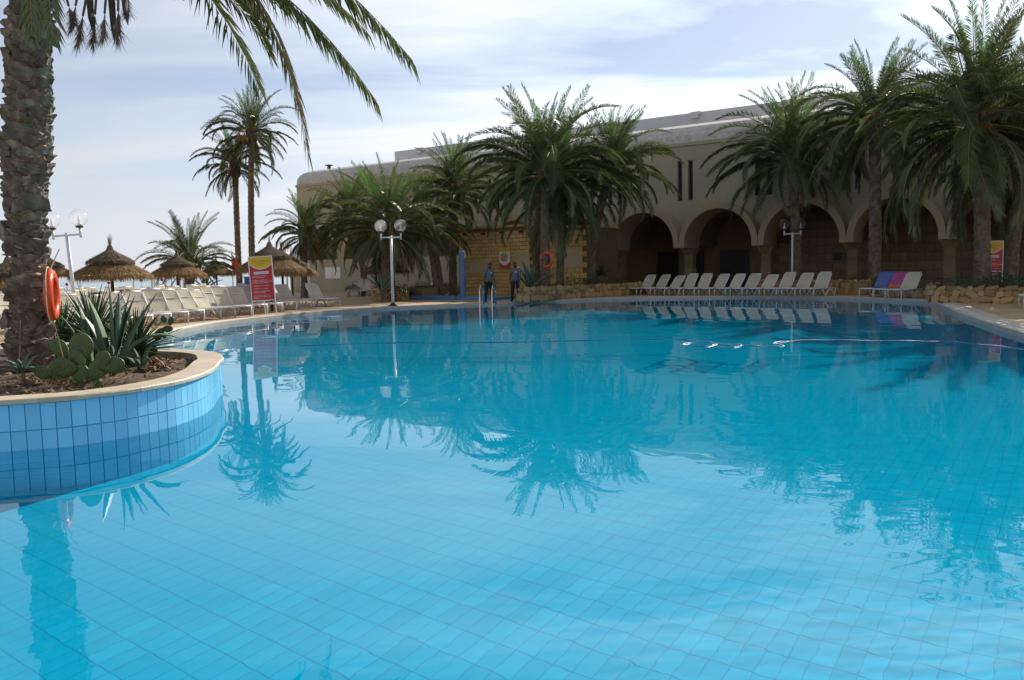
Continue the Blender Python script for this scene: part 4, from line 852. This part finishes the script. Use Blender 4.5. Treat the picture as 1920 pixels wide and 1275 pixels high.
# ---------------------------------------------------------------- sun loungers
def lounger_proto(e=R(52)):
    t = empty('sun_lounger'); L, w, h = 1.22, .33, .36
    f = MB()
    for s in (-1, 1): f.tube([(0, s*w, h), (.5, s*w, h), (1.0, s*w, h), (1.85, s*w, h-.01)], .026, 8)
    f.tube([(0, -w, h), (-.02, 0, h+.005), (0, w, h)], .026, 8); f.tube([(1.85, -w, h-.01), (1.85, w, h-.01)], .026, 8); part('frame', f, M['plastic'], t, True)
    V = []; nx, ny = 8, 5
    for i in range(nx+1):
        for j in range(ny+1): a, b = i/nx, j/ny*2-1; V.append((.02+1.13*a, b*w*.93, h+.018-.018*(1-b*b)*math.sin(PI*a)))
    g = MB().add(V, [(i*(ny+1)+j, (i+1)*(ny+1)+j, (i+1)*(ny+1)+j+1, i*(ny+1)+j+1) for i in range(nx) for j in range(ny)])
    V2 = [(x, y, z-.012) for x, y, z in V]; g.add(V2, [tuple(reversed(q)) for q in g.f]); part('seat', g, M['sling'], t, True)
    bl = .84; dx, dz = math.cos(e), math.sin(e); b = MB(); V = []
    for i in range(nx+1):
        for j in range(ny+1):
            a, c = i/nx, j/ny*2-1; ww = w*(.93-.10*max(0, a-.85)/.15*abs(c)); sag = -.02*(1-c*c)*math.sin(PI*a)+.012*math.sin(a*9+c*2)*(1-a); V.append((1.12+dx*bl*a-dz*sag, c*ww, h+.015+dz*bl*a+dx*sag))
    b.add(V, [(i*(ny+1)+j, i*(ny+1)+j+1, (i+1)*(ny+1)+j+1, (i+1)*(ny+1)+j)[::-1] for i in range(nx) for j in range(ny)]); V2 = [(x+.014*dz, y, z-.014*dx) for x, y, z in V]; b.add(V2, [tuple(reversed(q)) for q in b.f])
    bk = part('backrest', b, M['sling'], t, True)
    r = MB()
    for s in (-1, 1): r.tube([(1.12, s*w*.95, h), (1.12+dx*bl*.9, s*w*.95, h+dz*bl*.9)], .02, 8)
    r.tube([(1.12+dx*bl, -w*.85, h+dz*bl), (1.12+dx*bl, w*.85, h+dz*bl)], .02, 8); part('back_frame', r, M['plastic'], bk, True)
    part('back_strut', MB().tube([(1.12+dx*.5, 0, h+dz*.5), (1.72, 0, h-.02)], .016, 6).tube([(1.12+dx*.5, -w*.9, h+dz*.5), (1.12+dx*.5, w*.9, h+dz*.5)], .014, 6), M['plastic'], bk)
    for s in (-1, 1):
        part('leg', MB().tube([(.05, s*w, h), (.02, s*w, .2), (.05, s*w, .0)], [.026, .024, .028], 8), M['plastic'], t, True)
        part('leg', MB().tube([(.95, s*w, 0), (1.06, s*w, .13), (1.22, s*w, .27), (1.38, s*w, .31), (1.54, s*w, .24), (1.66, s*w, .10), (1.72, s*w, 0)], [.032, .03, .034, .036, .034, .03, .03], 8), M['plastic'], t, True)
        part('leg', MB().tube([(1.85, s*w, h-.01), (1.80, s*w, .18), (1.74, s*w, .0)], .022, 8), M['plastic'], t, True)
        part('leg', MB().tube([(.78, s*w, h), (.84, s*w, .18), (.95, s*w, 0)], .024, 8), M['plastic'], t, True)
    return t
LPS = [lounger_proto(R(a)) for a in (52, 46, 57)]; unused = [True]*3
def lounger(x, y, ang, label, group, z=.1):
    k = 0 if ang == R(36) else random.choice((0, 0, 1, 2)); o = LPS[k] if unused[k] else copy_tree(LPS[k]); unused[k] = False
    o.location = (float(x), float(y), z); o.rotation_euler = (0, 0, ang); tag(o, label, 'sun lounger', group); return o
# local +x runs from the foot to the head end
a0, a1 = PZ(1184, 553.5), PZ(1512, 556.5)
for i in range(12):                            # row before the arches
    f = i/11; p = a0*(1-f)+a1*f; lounger(p[0], p[1], math.atan2(.62, .78)+random.uniform(-.03, .03), 'white lounger with beige sling, %s from the left in the row before the arches' % ordn(i), 'loungers before the arches')
tb = []
for i, (x, y) in enumerate([(1624, 557.5), (1650, 559), (1674, 560.5)]):
    p = PZ(x, y); tb.append(lounger(p[0], p[1], R(36), ['white lounger under the blue towel right of the lounger row', 'white lounger under the pink towel right of the lounger row', 'bare beige lounger right of the pink towel'][i], 'three loungers beside the right stone planter'))
p = PZ(1913, 576); lounger(p[0], p[1], R(-20), 'white lounger cut by the right edge of the view', 'loungers on the right deck')
def towel(label, lo, mats):
    t = empty('beach_towel', lo.location, lo.rotation_euler.z); tag(t, label, 'towel', 'towels spread on lounger backs'); w, h, e = .30, .36, R(52); bl = .84; dx, dz = math.cos(e), math.sin(e)
    pts = [(1.12+dx*bl*1.03+.06, h+dz*bl*.75), (1.12+dx*bl*1.04+.02, h+dz*bl*1.0), (1.12+dx*bl-.02, h+.04+dz*bl)]+[(1.12+dx*bl*a-.05*dz, h+.05*dx+dz*bl*a) for a in (.8, .6, .4, .2, .05)]+[(1.0, h+.045), (.86, h+.04)]
    for (i0, i1, mt, nm) in ((0, 7, mats[0], 'cloth'), (6, 9, mats[1], 'lower_end')):
        V = []; q = pts[i0:i1+1]
        for k, (x, z) in enumerate(q):
            for j in range(7): c = j/3-1; V.append((x+.006*math.sin(j*2+k), c*w, z+.008*math.sin(j*1.7+k*1.3)+(.004 if nm == 'lower_end' else 0)))
        g = MB().add(V, [(k*7+j, (k+1)*7+j, (k+1)*7+j+1, k*7+j+1) for k in range(len(q)-1) for j in range(6)]); g.add([(x+.012*dz, y, z-.014) for x, y, z in V], [tuple(reversed(f)) for f in g.f]); part(nm, g, M[mt], t, True)
towel('blue towel spread over a lounger back', tb[0], ('towel_blue', 'towel_blue')); towel('pink towel with an orange end spread over a lounger back', tb[1], ('towel_pink', 'towel_orange'))
fr_ = [(655, 575), (601, 580), (575, 584), (548, 587), (520, 590), (490, 593.5), (462, 597), (434, 600), (402, 604), (372, 608), (340, 612.5), (306, 617), (270, 622), (228, 629), (180, 637)]
rows = [(-.45, .28, 15, 'front'), (-3.1, 1.9, 14, 'second'), (-5.6, 3.4, 12, 'third'), (-9.2, 5.6, 10, 'fourth')]
for r_, (ox, oy, n_, nm) in enumerate(rows):
    for i in range(n_):
        q = PZ(*fr_[i]); q0 = PZ(*fr_[0]); q1 = PZ(*fr_[14]); f = i/14
        b_ = q if r_ == 0 else q0*(1-f)+q1*f+np.array([random.uniform(-.25, .25), random.uniform(-.25, .25), 0])
        if r_ > 0 and random.random() < .12: pass
        lounger(b_[0]+ox-.25, b_[1]+oy, R(146)+random.uniform(-.10, .10)+(.12 if r_ else 0), 'beige sling lounger, %s from the right in the %s row on the left deck' % (ordn(i), nm), 'loungers on the left deck', .1)
for i, (x, y, an, l) in enumerate([(660, 556, 95, 'lounger seen from its foot end by the cream wall, left of the two'), (680, 556.5, 95, 'lounger seen from its foot end by the cream wall, right of the two'), (722, 552, 150, 'lounger behind the stone planter with the agave'), (778, 553, 35, 'single lounger between stone planters left of the shower')]):
    p = PZ(x, y); lounger(p[0], p[1], R(an), l, 'loungers in the shade by the building')
st_ = empty('side_table', PZ(695, 556)); tag(st_, 'small white plastic side table beside the stone planter', 'table')
part('table_top', MB().box((-.25, -.25, .42), (.25, .25, .45)), M['plastic'], st_)
for sx in (-.2, .2):
    for sy in (-.2, .2): part('leg', MB().tube([(sx, sy, .42), (sx*1.15, sy*1.15, 0)], .022, 6), M['plastic'], st_)

# ---------------------------------------------------------------- thatched parasols
def thatch(rad, z0, drop, n, seed, mat, th0=.0, curve=.55):
    rg = random.Random(seed); mb = MB(); m_ = 28
    prof = [(rad*(.04+.96*s), z0-drop*(s**(1+curve))) for s in (0, .2, .4, .6, .8, .93)]
    mb.add([(r_*math.cos(2*PI*j/m_), r_*math.sin(2*PI*j/m_), z) for r_, z in prof for j in range(m_)], [(i*m_+j, i*m_+(j+1) % m_, (i+1)*m_+(j+1) % m_, (i+1)*m_+j)[::-1] for i in range(5) for j in range(m_)])
    for i in range(n):
        a = rg.uniform(0, 2*PI); s0 = rg.random()**.6*.85; s1 = min(1.0, s0+rg.uniform(.15, .4)); pr = lambda s: (rad*(.04+.96*s)+.012, z0-drop*(s**(1+curve))+.015)
        (ra, za), (rb_, zb_) = pr(s0), pr(s1); ex = rg.uniform(.02, .16) if s1 > .9 else 0; w_ = rg.uniform(.006, .016); ca, sa = math.cos(a), math.sin(a); b = a+rg.uniform(-.08, .08); cb, sb_ = math.cos(b), math.sin(b); lift = rg.uniform(0, .06)
        mb.add([(ra*ca-sa*w_, ra*sa+ca*w_, za), (ra*ca+sa*w_, ra*sa-ca*w_, za), ((rb_+ex*.25)*cb+sb_*w_*.6, (rb_+ex*.25)*sb_-cb*w_*.6, zb_+lift-ex), ((rb_+ex*.25)*cb-sb_*w_*.6, (rb_+ex*.25)*sb_+cb*w_*.6, zb_+lift-ex)], [(0, 1, 2, 3)])
    for i in range(n//2):                       # hanging fringe
        a = rg.uniform(0, 2*PI); r_, z = rad*.97, z0-drop*.95; l = rg.uniform(.08, .30); w_ = rg.uniform(.008, .018); ca, sa = math.cos(a), math.sin(a); o_ = rg.uniform(-.05, .05)
        mb.add([(r_*ca-sa*w_, r_*sa+ca*w_, z), (r_*ca+sa*w_, r_*sa-ca*w_, z), ((r_+o_+.03)*ca, (r_+o_+.03)*sa, z-l)], [(0, 1, 2)])
    return mb.mesh('thatch_skirt', M[mat])
def parasol(label, base, rad=1.45, ztop=3.0, seed=0, dark=False):
    t = empty('thatched_parasol', base, seed*1.3); tag(t, label, 'parasol', 'thatched parasols'); k = rad/1.45; m_ = 'thatch_dark' if dark else 'thatch'
    part('pole', MB().tube([(0, 0, 0), (.02, 0, ztop*.5), (0, 0, ztop-.1)], [.06, .055, .05], 8), M['wood'], t)
    link('thatch_skirt', thatch(rad, ztop-.36*k, .62*k, 2600, seed, m_, curve=.35), t); link('thatch_cap', thatch(rad*.58, ztop+.06, .50*k, 900, seed+50, 'thatch_dark', curve=-.28), t)
    mb = MB(); mb.tube([(0, 0, ztop-.06), (0, 0, ztop+.16*k)], [.16*k, .07*k], 8); rg = random.Random(seed)
    for i in range(80):
        a = rg.uniform(0, 6.28); d = rg.random()**.5*.11*k; mb.add([(.02*math.cos(a)-.006, .02*math.sin(a), ztop+.1*k), (.02*math.cos(a)+.006, .02*math.sin(a), ztop+.1*k), (d*math.cos(a)+.03*k, d*math.sin(a), ztop+(.5+rg.uniform(0, .2)-d)*k)], [(0, 1, 2)])
    part('topknot', mb, M['thatch_dark'], t)
    for i in range(6):
        a = i*PI/3; part('rafter', MB().tube([(0, 0, ztop-.45*k), (rad*.85*math.cos(a), rad*.85*math.sin(a), ztop-.92*k)], .022, 5), M['wood'], t)
    return t
def par_at(label, x, ytop, wpx, Y, seed, dark=False):
    c = PY(x, ytop, Y); rad = wpx/2*Y/F; parasol(label, (c[0], Y, -.05), rad, c[2]+.05, seed, dark)
par_at('large thatched parasol right of the leaning globe lamp', 206, 468, 146, 29, 1)
par_at('thatched parasol in front of the low bushy palm', 331, 480, 104, 39, 2)
par_at('small far thatched parasol left of the red flag', 405, 490, 68, 53, 3)
par_at('large thatched parasol behind the red notice board', 505, 461, 132, 33, 4)
par_at('thatched parasol half hidden behind the one at the notice board', 527, 472, 112, 38, 5)
par_at('rearmost thatched parasol right of the notice board', 546, 480, 96, 43, 6)
par_at('thatched parasol left of the foreground trunk at the view edge', 14, 490, 150, 29, 7)
par_at('thatched parasol just right of the foreground trunk', 90, 484, 92, 42, 8)
par_at('dark weathered parasol in the shade behind the stout palm', 722, 478, 90, 47, 9, True)

# ---------------------------------------------------------------- rubble planters with their plants
RM = [rock_mesh(i, (1, .55, .95), n=8, m_=6) for i in range(6)]
def rubble(label, front, H=.5, depth=1.6, name='stone_planter'):
    """front: pixel points along the foot of the wall, left to right"""
    P = [PZ(x, y)[:2] for x, y in front]; back = [p+TN*depth for p in P]; ring_ = P+back[::-1]; base = np.mean(ring_, axis=0)
    t = empty(name, (*base, .1)); tag(t, label, 'planter', 'rubble stone planters'); MI = Matrix.Translation((-base[0], -base[1], -.1))
    n = len(ring_); c = MB(); inn = [base+(p-base)*.985 for p in ring_]
    c.add([(*p, .1) for p in inn]+[(*p, .1+H*.93) for p in inn], [(i, (i+1) % n, n+(i+1) % n, n+i) for i in range(n)]); part('core_wall', c, M['rubble_mortar'], t, M=MI)
    part('soil', MB().add([(*p, .1+H*.86) for p in inn], [tuple(range(n))]), M['soil'], t, M=MI)
    path = [back[0]]+P+[back[-1]]; pp = []
    for i in range(len(path)-1):
        L = np.linalg.norm(path[i+1]-path[i]); m_ = max(1, int(L/.05)); pp += [path[i]+(path[i+1]-path[i])*k/m_ for k in range(m_)]
    pp = np.array(pp+[path[-1]]); sc_ = np.concatenate([[0], np.cumsum(np.linalg.norm(np.diff(pp, axis=0), axis=1))])
    zr = 0.0; row = 0
    while zr < H-.06:
        s = random.uniform(.0, .12); rh = random.choice((.15, .2, .27)) if row else random.choice((.22, .3)); rh = min(rh, H-zr+.05)
        while s < sc_[-1]-.05:
            w = random.uniform(.07, .22); h = rh*random.uniform(.75, 1.15); x = np.interp(s+w, sc_, pp[:, 0]); y = np.interp(s+w, sc_, pp[:, 1]); x2 = np.interp(s+w+.05, sc_, pp[:, 0]); y2 = np.interp(s+w+.05, sc_, pp[:, 1])
            an = math.atan2(y2-y, x2-x) if s+w+.05 < sc_[-1] else 0
            o = link('stone', RM[random.randrange(6)], t, MI @ Matrix.Translation((x, y, .1+zr+rh*.5+random.uniform(-.03, .03))) @ Matrix.Rotation(an, 4, 'Z') @ Matrix.Rotation(random.uniform(-.4, .4), 4, 'Y') @ Matrix.Diagonal((w*1.12, random.uniform(.045, .10), h*.62, 1))); s += w*2.0
        zr += rh*.98; row += 1
    return t
rubble('round golden rubble planter at the foot of the stout palm', [(697, 560), (702, 564), (733, 566), (765, 563), (772, 558)], .62, 2.4)
rubble('golden rubble planter left of the blue shower', [(812, 550), (835, 551), (862, 551)], .7, 1.8)
rubble('low rubble planter behind the single lounger', [(762, 545), (785, 546), (808, 546)], .7, 1.4)
rubble('long golden rubble planter running right from the standing men', [(972, 566), (1000, 565), (1040, 562.5), (1085, 559.5), (1130, 556.5), (1188, 553)], .6, 2.6)
rubble('rubble planter behind the row of loungers at the arches', [(1425, 549), (1490, 549.5), (1560, 551), (1620, 553.5)], .62, 1.8)
rubble('large rubble planter at the right under the tallest palm', [(1738, 560), (1742, 566.5), (1790, 567.5), (1850, 568.5), (1925, 569.5), (1990, 570)], .56, 3.2)
def shrub_mesh(seed, n=420, leaf=.05, sc=(1, 1, .8)):
    rg = np.random.default_rng(seed); mb = MB()
    for i in range(n):
        d = rg.normal(size=3); d /= np.linalg.norm(d); r_ = rg.uniform(.45, 1)**.6*(1+.2*math.sin(d[0]*5+seed)*math.cos(d[1]*4)); p = Vector((d[0]*r_*sc[0], d[1]*r_*sc[1], abs(d[2])*r_*sc[2]*1.1)); a = Vector(rg.normal(size=3)).normalized(); b = a.cross(Vector(rg.normal(size=3))).normalized(); l = leaf*rg.uniform(.7, 1.5)
        mb.add([p, p+a*l+b*l*.45, p+a*l*2, p+a*l-b*l*.45], [(0, 1, 2, 3)])
    for i in range(7): q = i*.9; mb.tube([(0, 0, 0), (.3*math.cos(q), .3*math.sin(q), .35), (.6*math.cos(q), .6*math.sin(q), .65)], .015, 4)
    return mb.mesh('foliage', M['shrub'])
SH = [shrub_mesh(i, leaf=l) for i, l in enumerate((.05, .07, .045))]
def shrub(label, x, y, Y, r, k):
    p = PY(x, y, Y); t = empty('shrub', p, random.uniform(0, 6), r); tag(t, label, 'shrub', 'shrubs in the stone planters'); link('foliage', SH[k], t)
for i, (x, y, Y, r, k, l) in enumerate([(1075, 541, 41, .75, 0, 'dark shrub right of the lifebuoy palm in the long planter'), (1110, 541, 43, .7, 1, 'dark shrub in the middle of the long planter'), (1150, 540, 45, .75, 2, 'shrub near the right end of the long planter'), (1045, 545, 39.8, .5, 1, 'bright shrub at the foot of the lifebuoy palm'),
    (1790, 542, 29.6, .62, 0, 'dark rounded shrub left of the tallest palm foot'), (1868, 543, 29.4, .8, 2, 'large dark shrub below the right notice board'), (1905, 542, 29.2, .6, 1, 'shrub at the right edge of the large planter'), (1822, 543, 29.0, .5, 2, 'low shrub at the foot of the tallest palm'),
    (1580, 540, 41, .5, 1, 'small shrub behind the right end of the lounger row'), (1450, 540, 43.5, .5, 0, 'small shrub behind the lounger row left of the lamp'), (1600, 536, 42, .55, 2, 'dark shrub below the fourth arch'), (755, 546, 40.2, .45, 1, 'leafy plant right of the stout palm'), (790, 541, 50, .6, 0, 'dark shrub behind the single lounger'), (840, 545, 47, .55, 2, 'dark shrub left of the shower column'), (660, 545, 50, .5, 1, 'shrub by the cream wall behind two loungers')]): shrub(l, x, y, Y, r, k)
LV = [(1.15, .075, e, b, q) for e, b, q in ((85, 10, 0), (72, 22, 40), (60, 35, 95), (66, 25, 150), (55, 30, 205), (74, 20, 250), (62, 40, 300), (80, 12, 180), (50, 45, 330), (48, 45, 20))]
agave('blue-grey agave in the round planter before the stout palm', np.array(PY(716, 548, 39.6)), LV, group='agaves in the stone planters')
agave('tall agave beside the right standing man', np.array(PY(994, 547, 38.6)), [(L*1.35, w*1.3, e, b, q) for L, w, e, b, q in LV], group='agaves in the stone planters')
agave('agave low behind the far palm on the left deck', np.array(PY(385, 545, 43)), LV, group='agaves in the stone planters')
yucca('spiky dark yucca before the wing wall of the kiosk', PY(1128, 540, 45), 70, .9, trunk=.7, seed=8)
yucca('spiky dark yucca by the fourth arch', PY(1640, 470, 40), 60, .8, trunk=.05, seed=9)

# ---------------------------------------------------------------- flag, posts, buoys, cloth, hose
fb = (*PY(437, 540, 47)[:2], -.1); fl = empty('beach_flag', fb); tag(fl, 'red and orange flag on a yellow pole between parasols', 'flag')
ftop = PY(442, 474, 47)[2]; part('pole', MB().tube([(0, 0, 0), (.02, 0, ftop+.1)], .03, 6), M['yellow'], fl)
V = [(.03+.42*i/6+.02*math.sin(j), .06*math.sin(i*1.3+j*.8), ftop-.95*j/6-.55*(i/6)) for j in range(7) for i in range(7)]; part('cloth', MB().add(V, [(j*7+i, j*7+i+1, (j+1)*7+i+1, (j+1)*7+i) for j in range(6) for i in range(6)]), M['buoy'], fl, True)
for i, (x, y0, y1, Y, l) in enumerate([(250, 524, 552, 60, 'pale post on the beach right of the nearest parasol'), (284, 518, 556, 56, 'thick pale post on the beach left of the far parasol'), (288.5, 518, 556, 57, 'thin pale post close beside the thick one'), (321, 515, 540, 62, 'pale post on the beach before the low palm'), (343, 515, 535, 62, 'pale post against the low palm'), (20, 540, 552, 55, 'grey post on the beach at the left edge of the view'), (150, 525, 548, 58, 'pale post on the beach beside the leaning lamp'), (538, 515, 540, 58, 'pale post seen under the parasols'), (565, 515, 540, 58, 'pale post seen right of the parasol poles')]):
    a = PY(x, y0, Y); tag(part('beach_post', MB().tube([(0, 0, 0), (0, 0, a[2]+.25)], [.07, .06], 8).tube([(0, 0, a[2]+.2), (0, 0, a[2]+.28)], .075, 8), M['metal_white'], M=Matrix.Translation((a[0], Y, -.2))), l, 'post', 'posts on the beach')
for i, (x, y, l) in enumerate([(125.5, 533, 'red round buoy on the sea beside the leaning lamp'), (204, 530, 'red round buoy on the sea under the nearest parasol'), (265, 526, 'red round buoy on the sea right of the nearest parasol'), (304, 524.5, 'red round buoy on the sea left of the far parasol'), (337, 523, 'orange round buoy on the sea under the far parasol'), (402, 520, 'red round buoy on the sea under the small far parasol')]):
    Y = 100; c = PY(x, y, Y); r_ = .19; t = empty('marker_buoy', (c[0], Y, -.5)); tag(t, l, 'buoy', 'red marker buoys on the sea')
    part('float', MB().sphere((0, 0, c[2]+.5), r_, 16, 10), M['buoy' if i == 4 else 'red'], t, True); part('mast', MB().tube([(0, 0, -.3), (0, 0, c[2]+.5-r_*.9)], .03, 6), M['metal_white'], t)
bc = PY(463, 524, 44); mb = MB(); V = [(-.16+.32*i/5, .04*math.sin(i*2+j), 1.35-.75*j/6) for j in range(7) for i in range(6)]; mb.add(V, [(j*6+i, j*6+i+1, (j+1)*6+i+1, (j+1)*6+i) for j in range(6) for i in range(5)]); mb.tube([(-.2, 0, 1.36), (.2, 0, 1.36)], .02, 6); mb.tube([(0, .03, 0), (0, .03, 1.36)], .025, 6)
tag(part('hanging_cloth', mb, M['towel_blue'], M=Matrix.Translation((bc[0], 44, .1))), 'dark blue cloth hung between the two tall palm trunks', 'cloth')
ch = [PZ(x, y, .012) for x, y in [(560, 648), (700, 643), (860, 642), (1000, 640), (1140, 637), (1240, 636), (1290, 637), (1330, 641), (1345, 645), (1325, 649), (1290, 648), (1280, 645), (1300, 642), (1350, 643), (1390, 646), (1375, 650), (1345, 649), (1340, 645), (1400, 647), (1440, 649), (1470, 648), (1450, 643), (1475, 639), (1530, 637), (1600, 637.5), (1700, 638.5), (1780, 640), (1850, 646), (1935, 656)]]
hp = catmull([c[:2] for c in ch], 8, False); tag(part('floating_hose', MB().tube([(p[0], p[1], -.001+.005*math.sin(i*.7)) for i, p in enumerate(hp)], .014, 6), M['hose'], smooth=True), 'long blue vacuum hose floating in loops across the pool', 'hose')
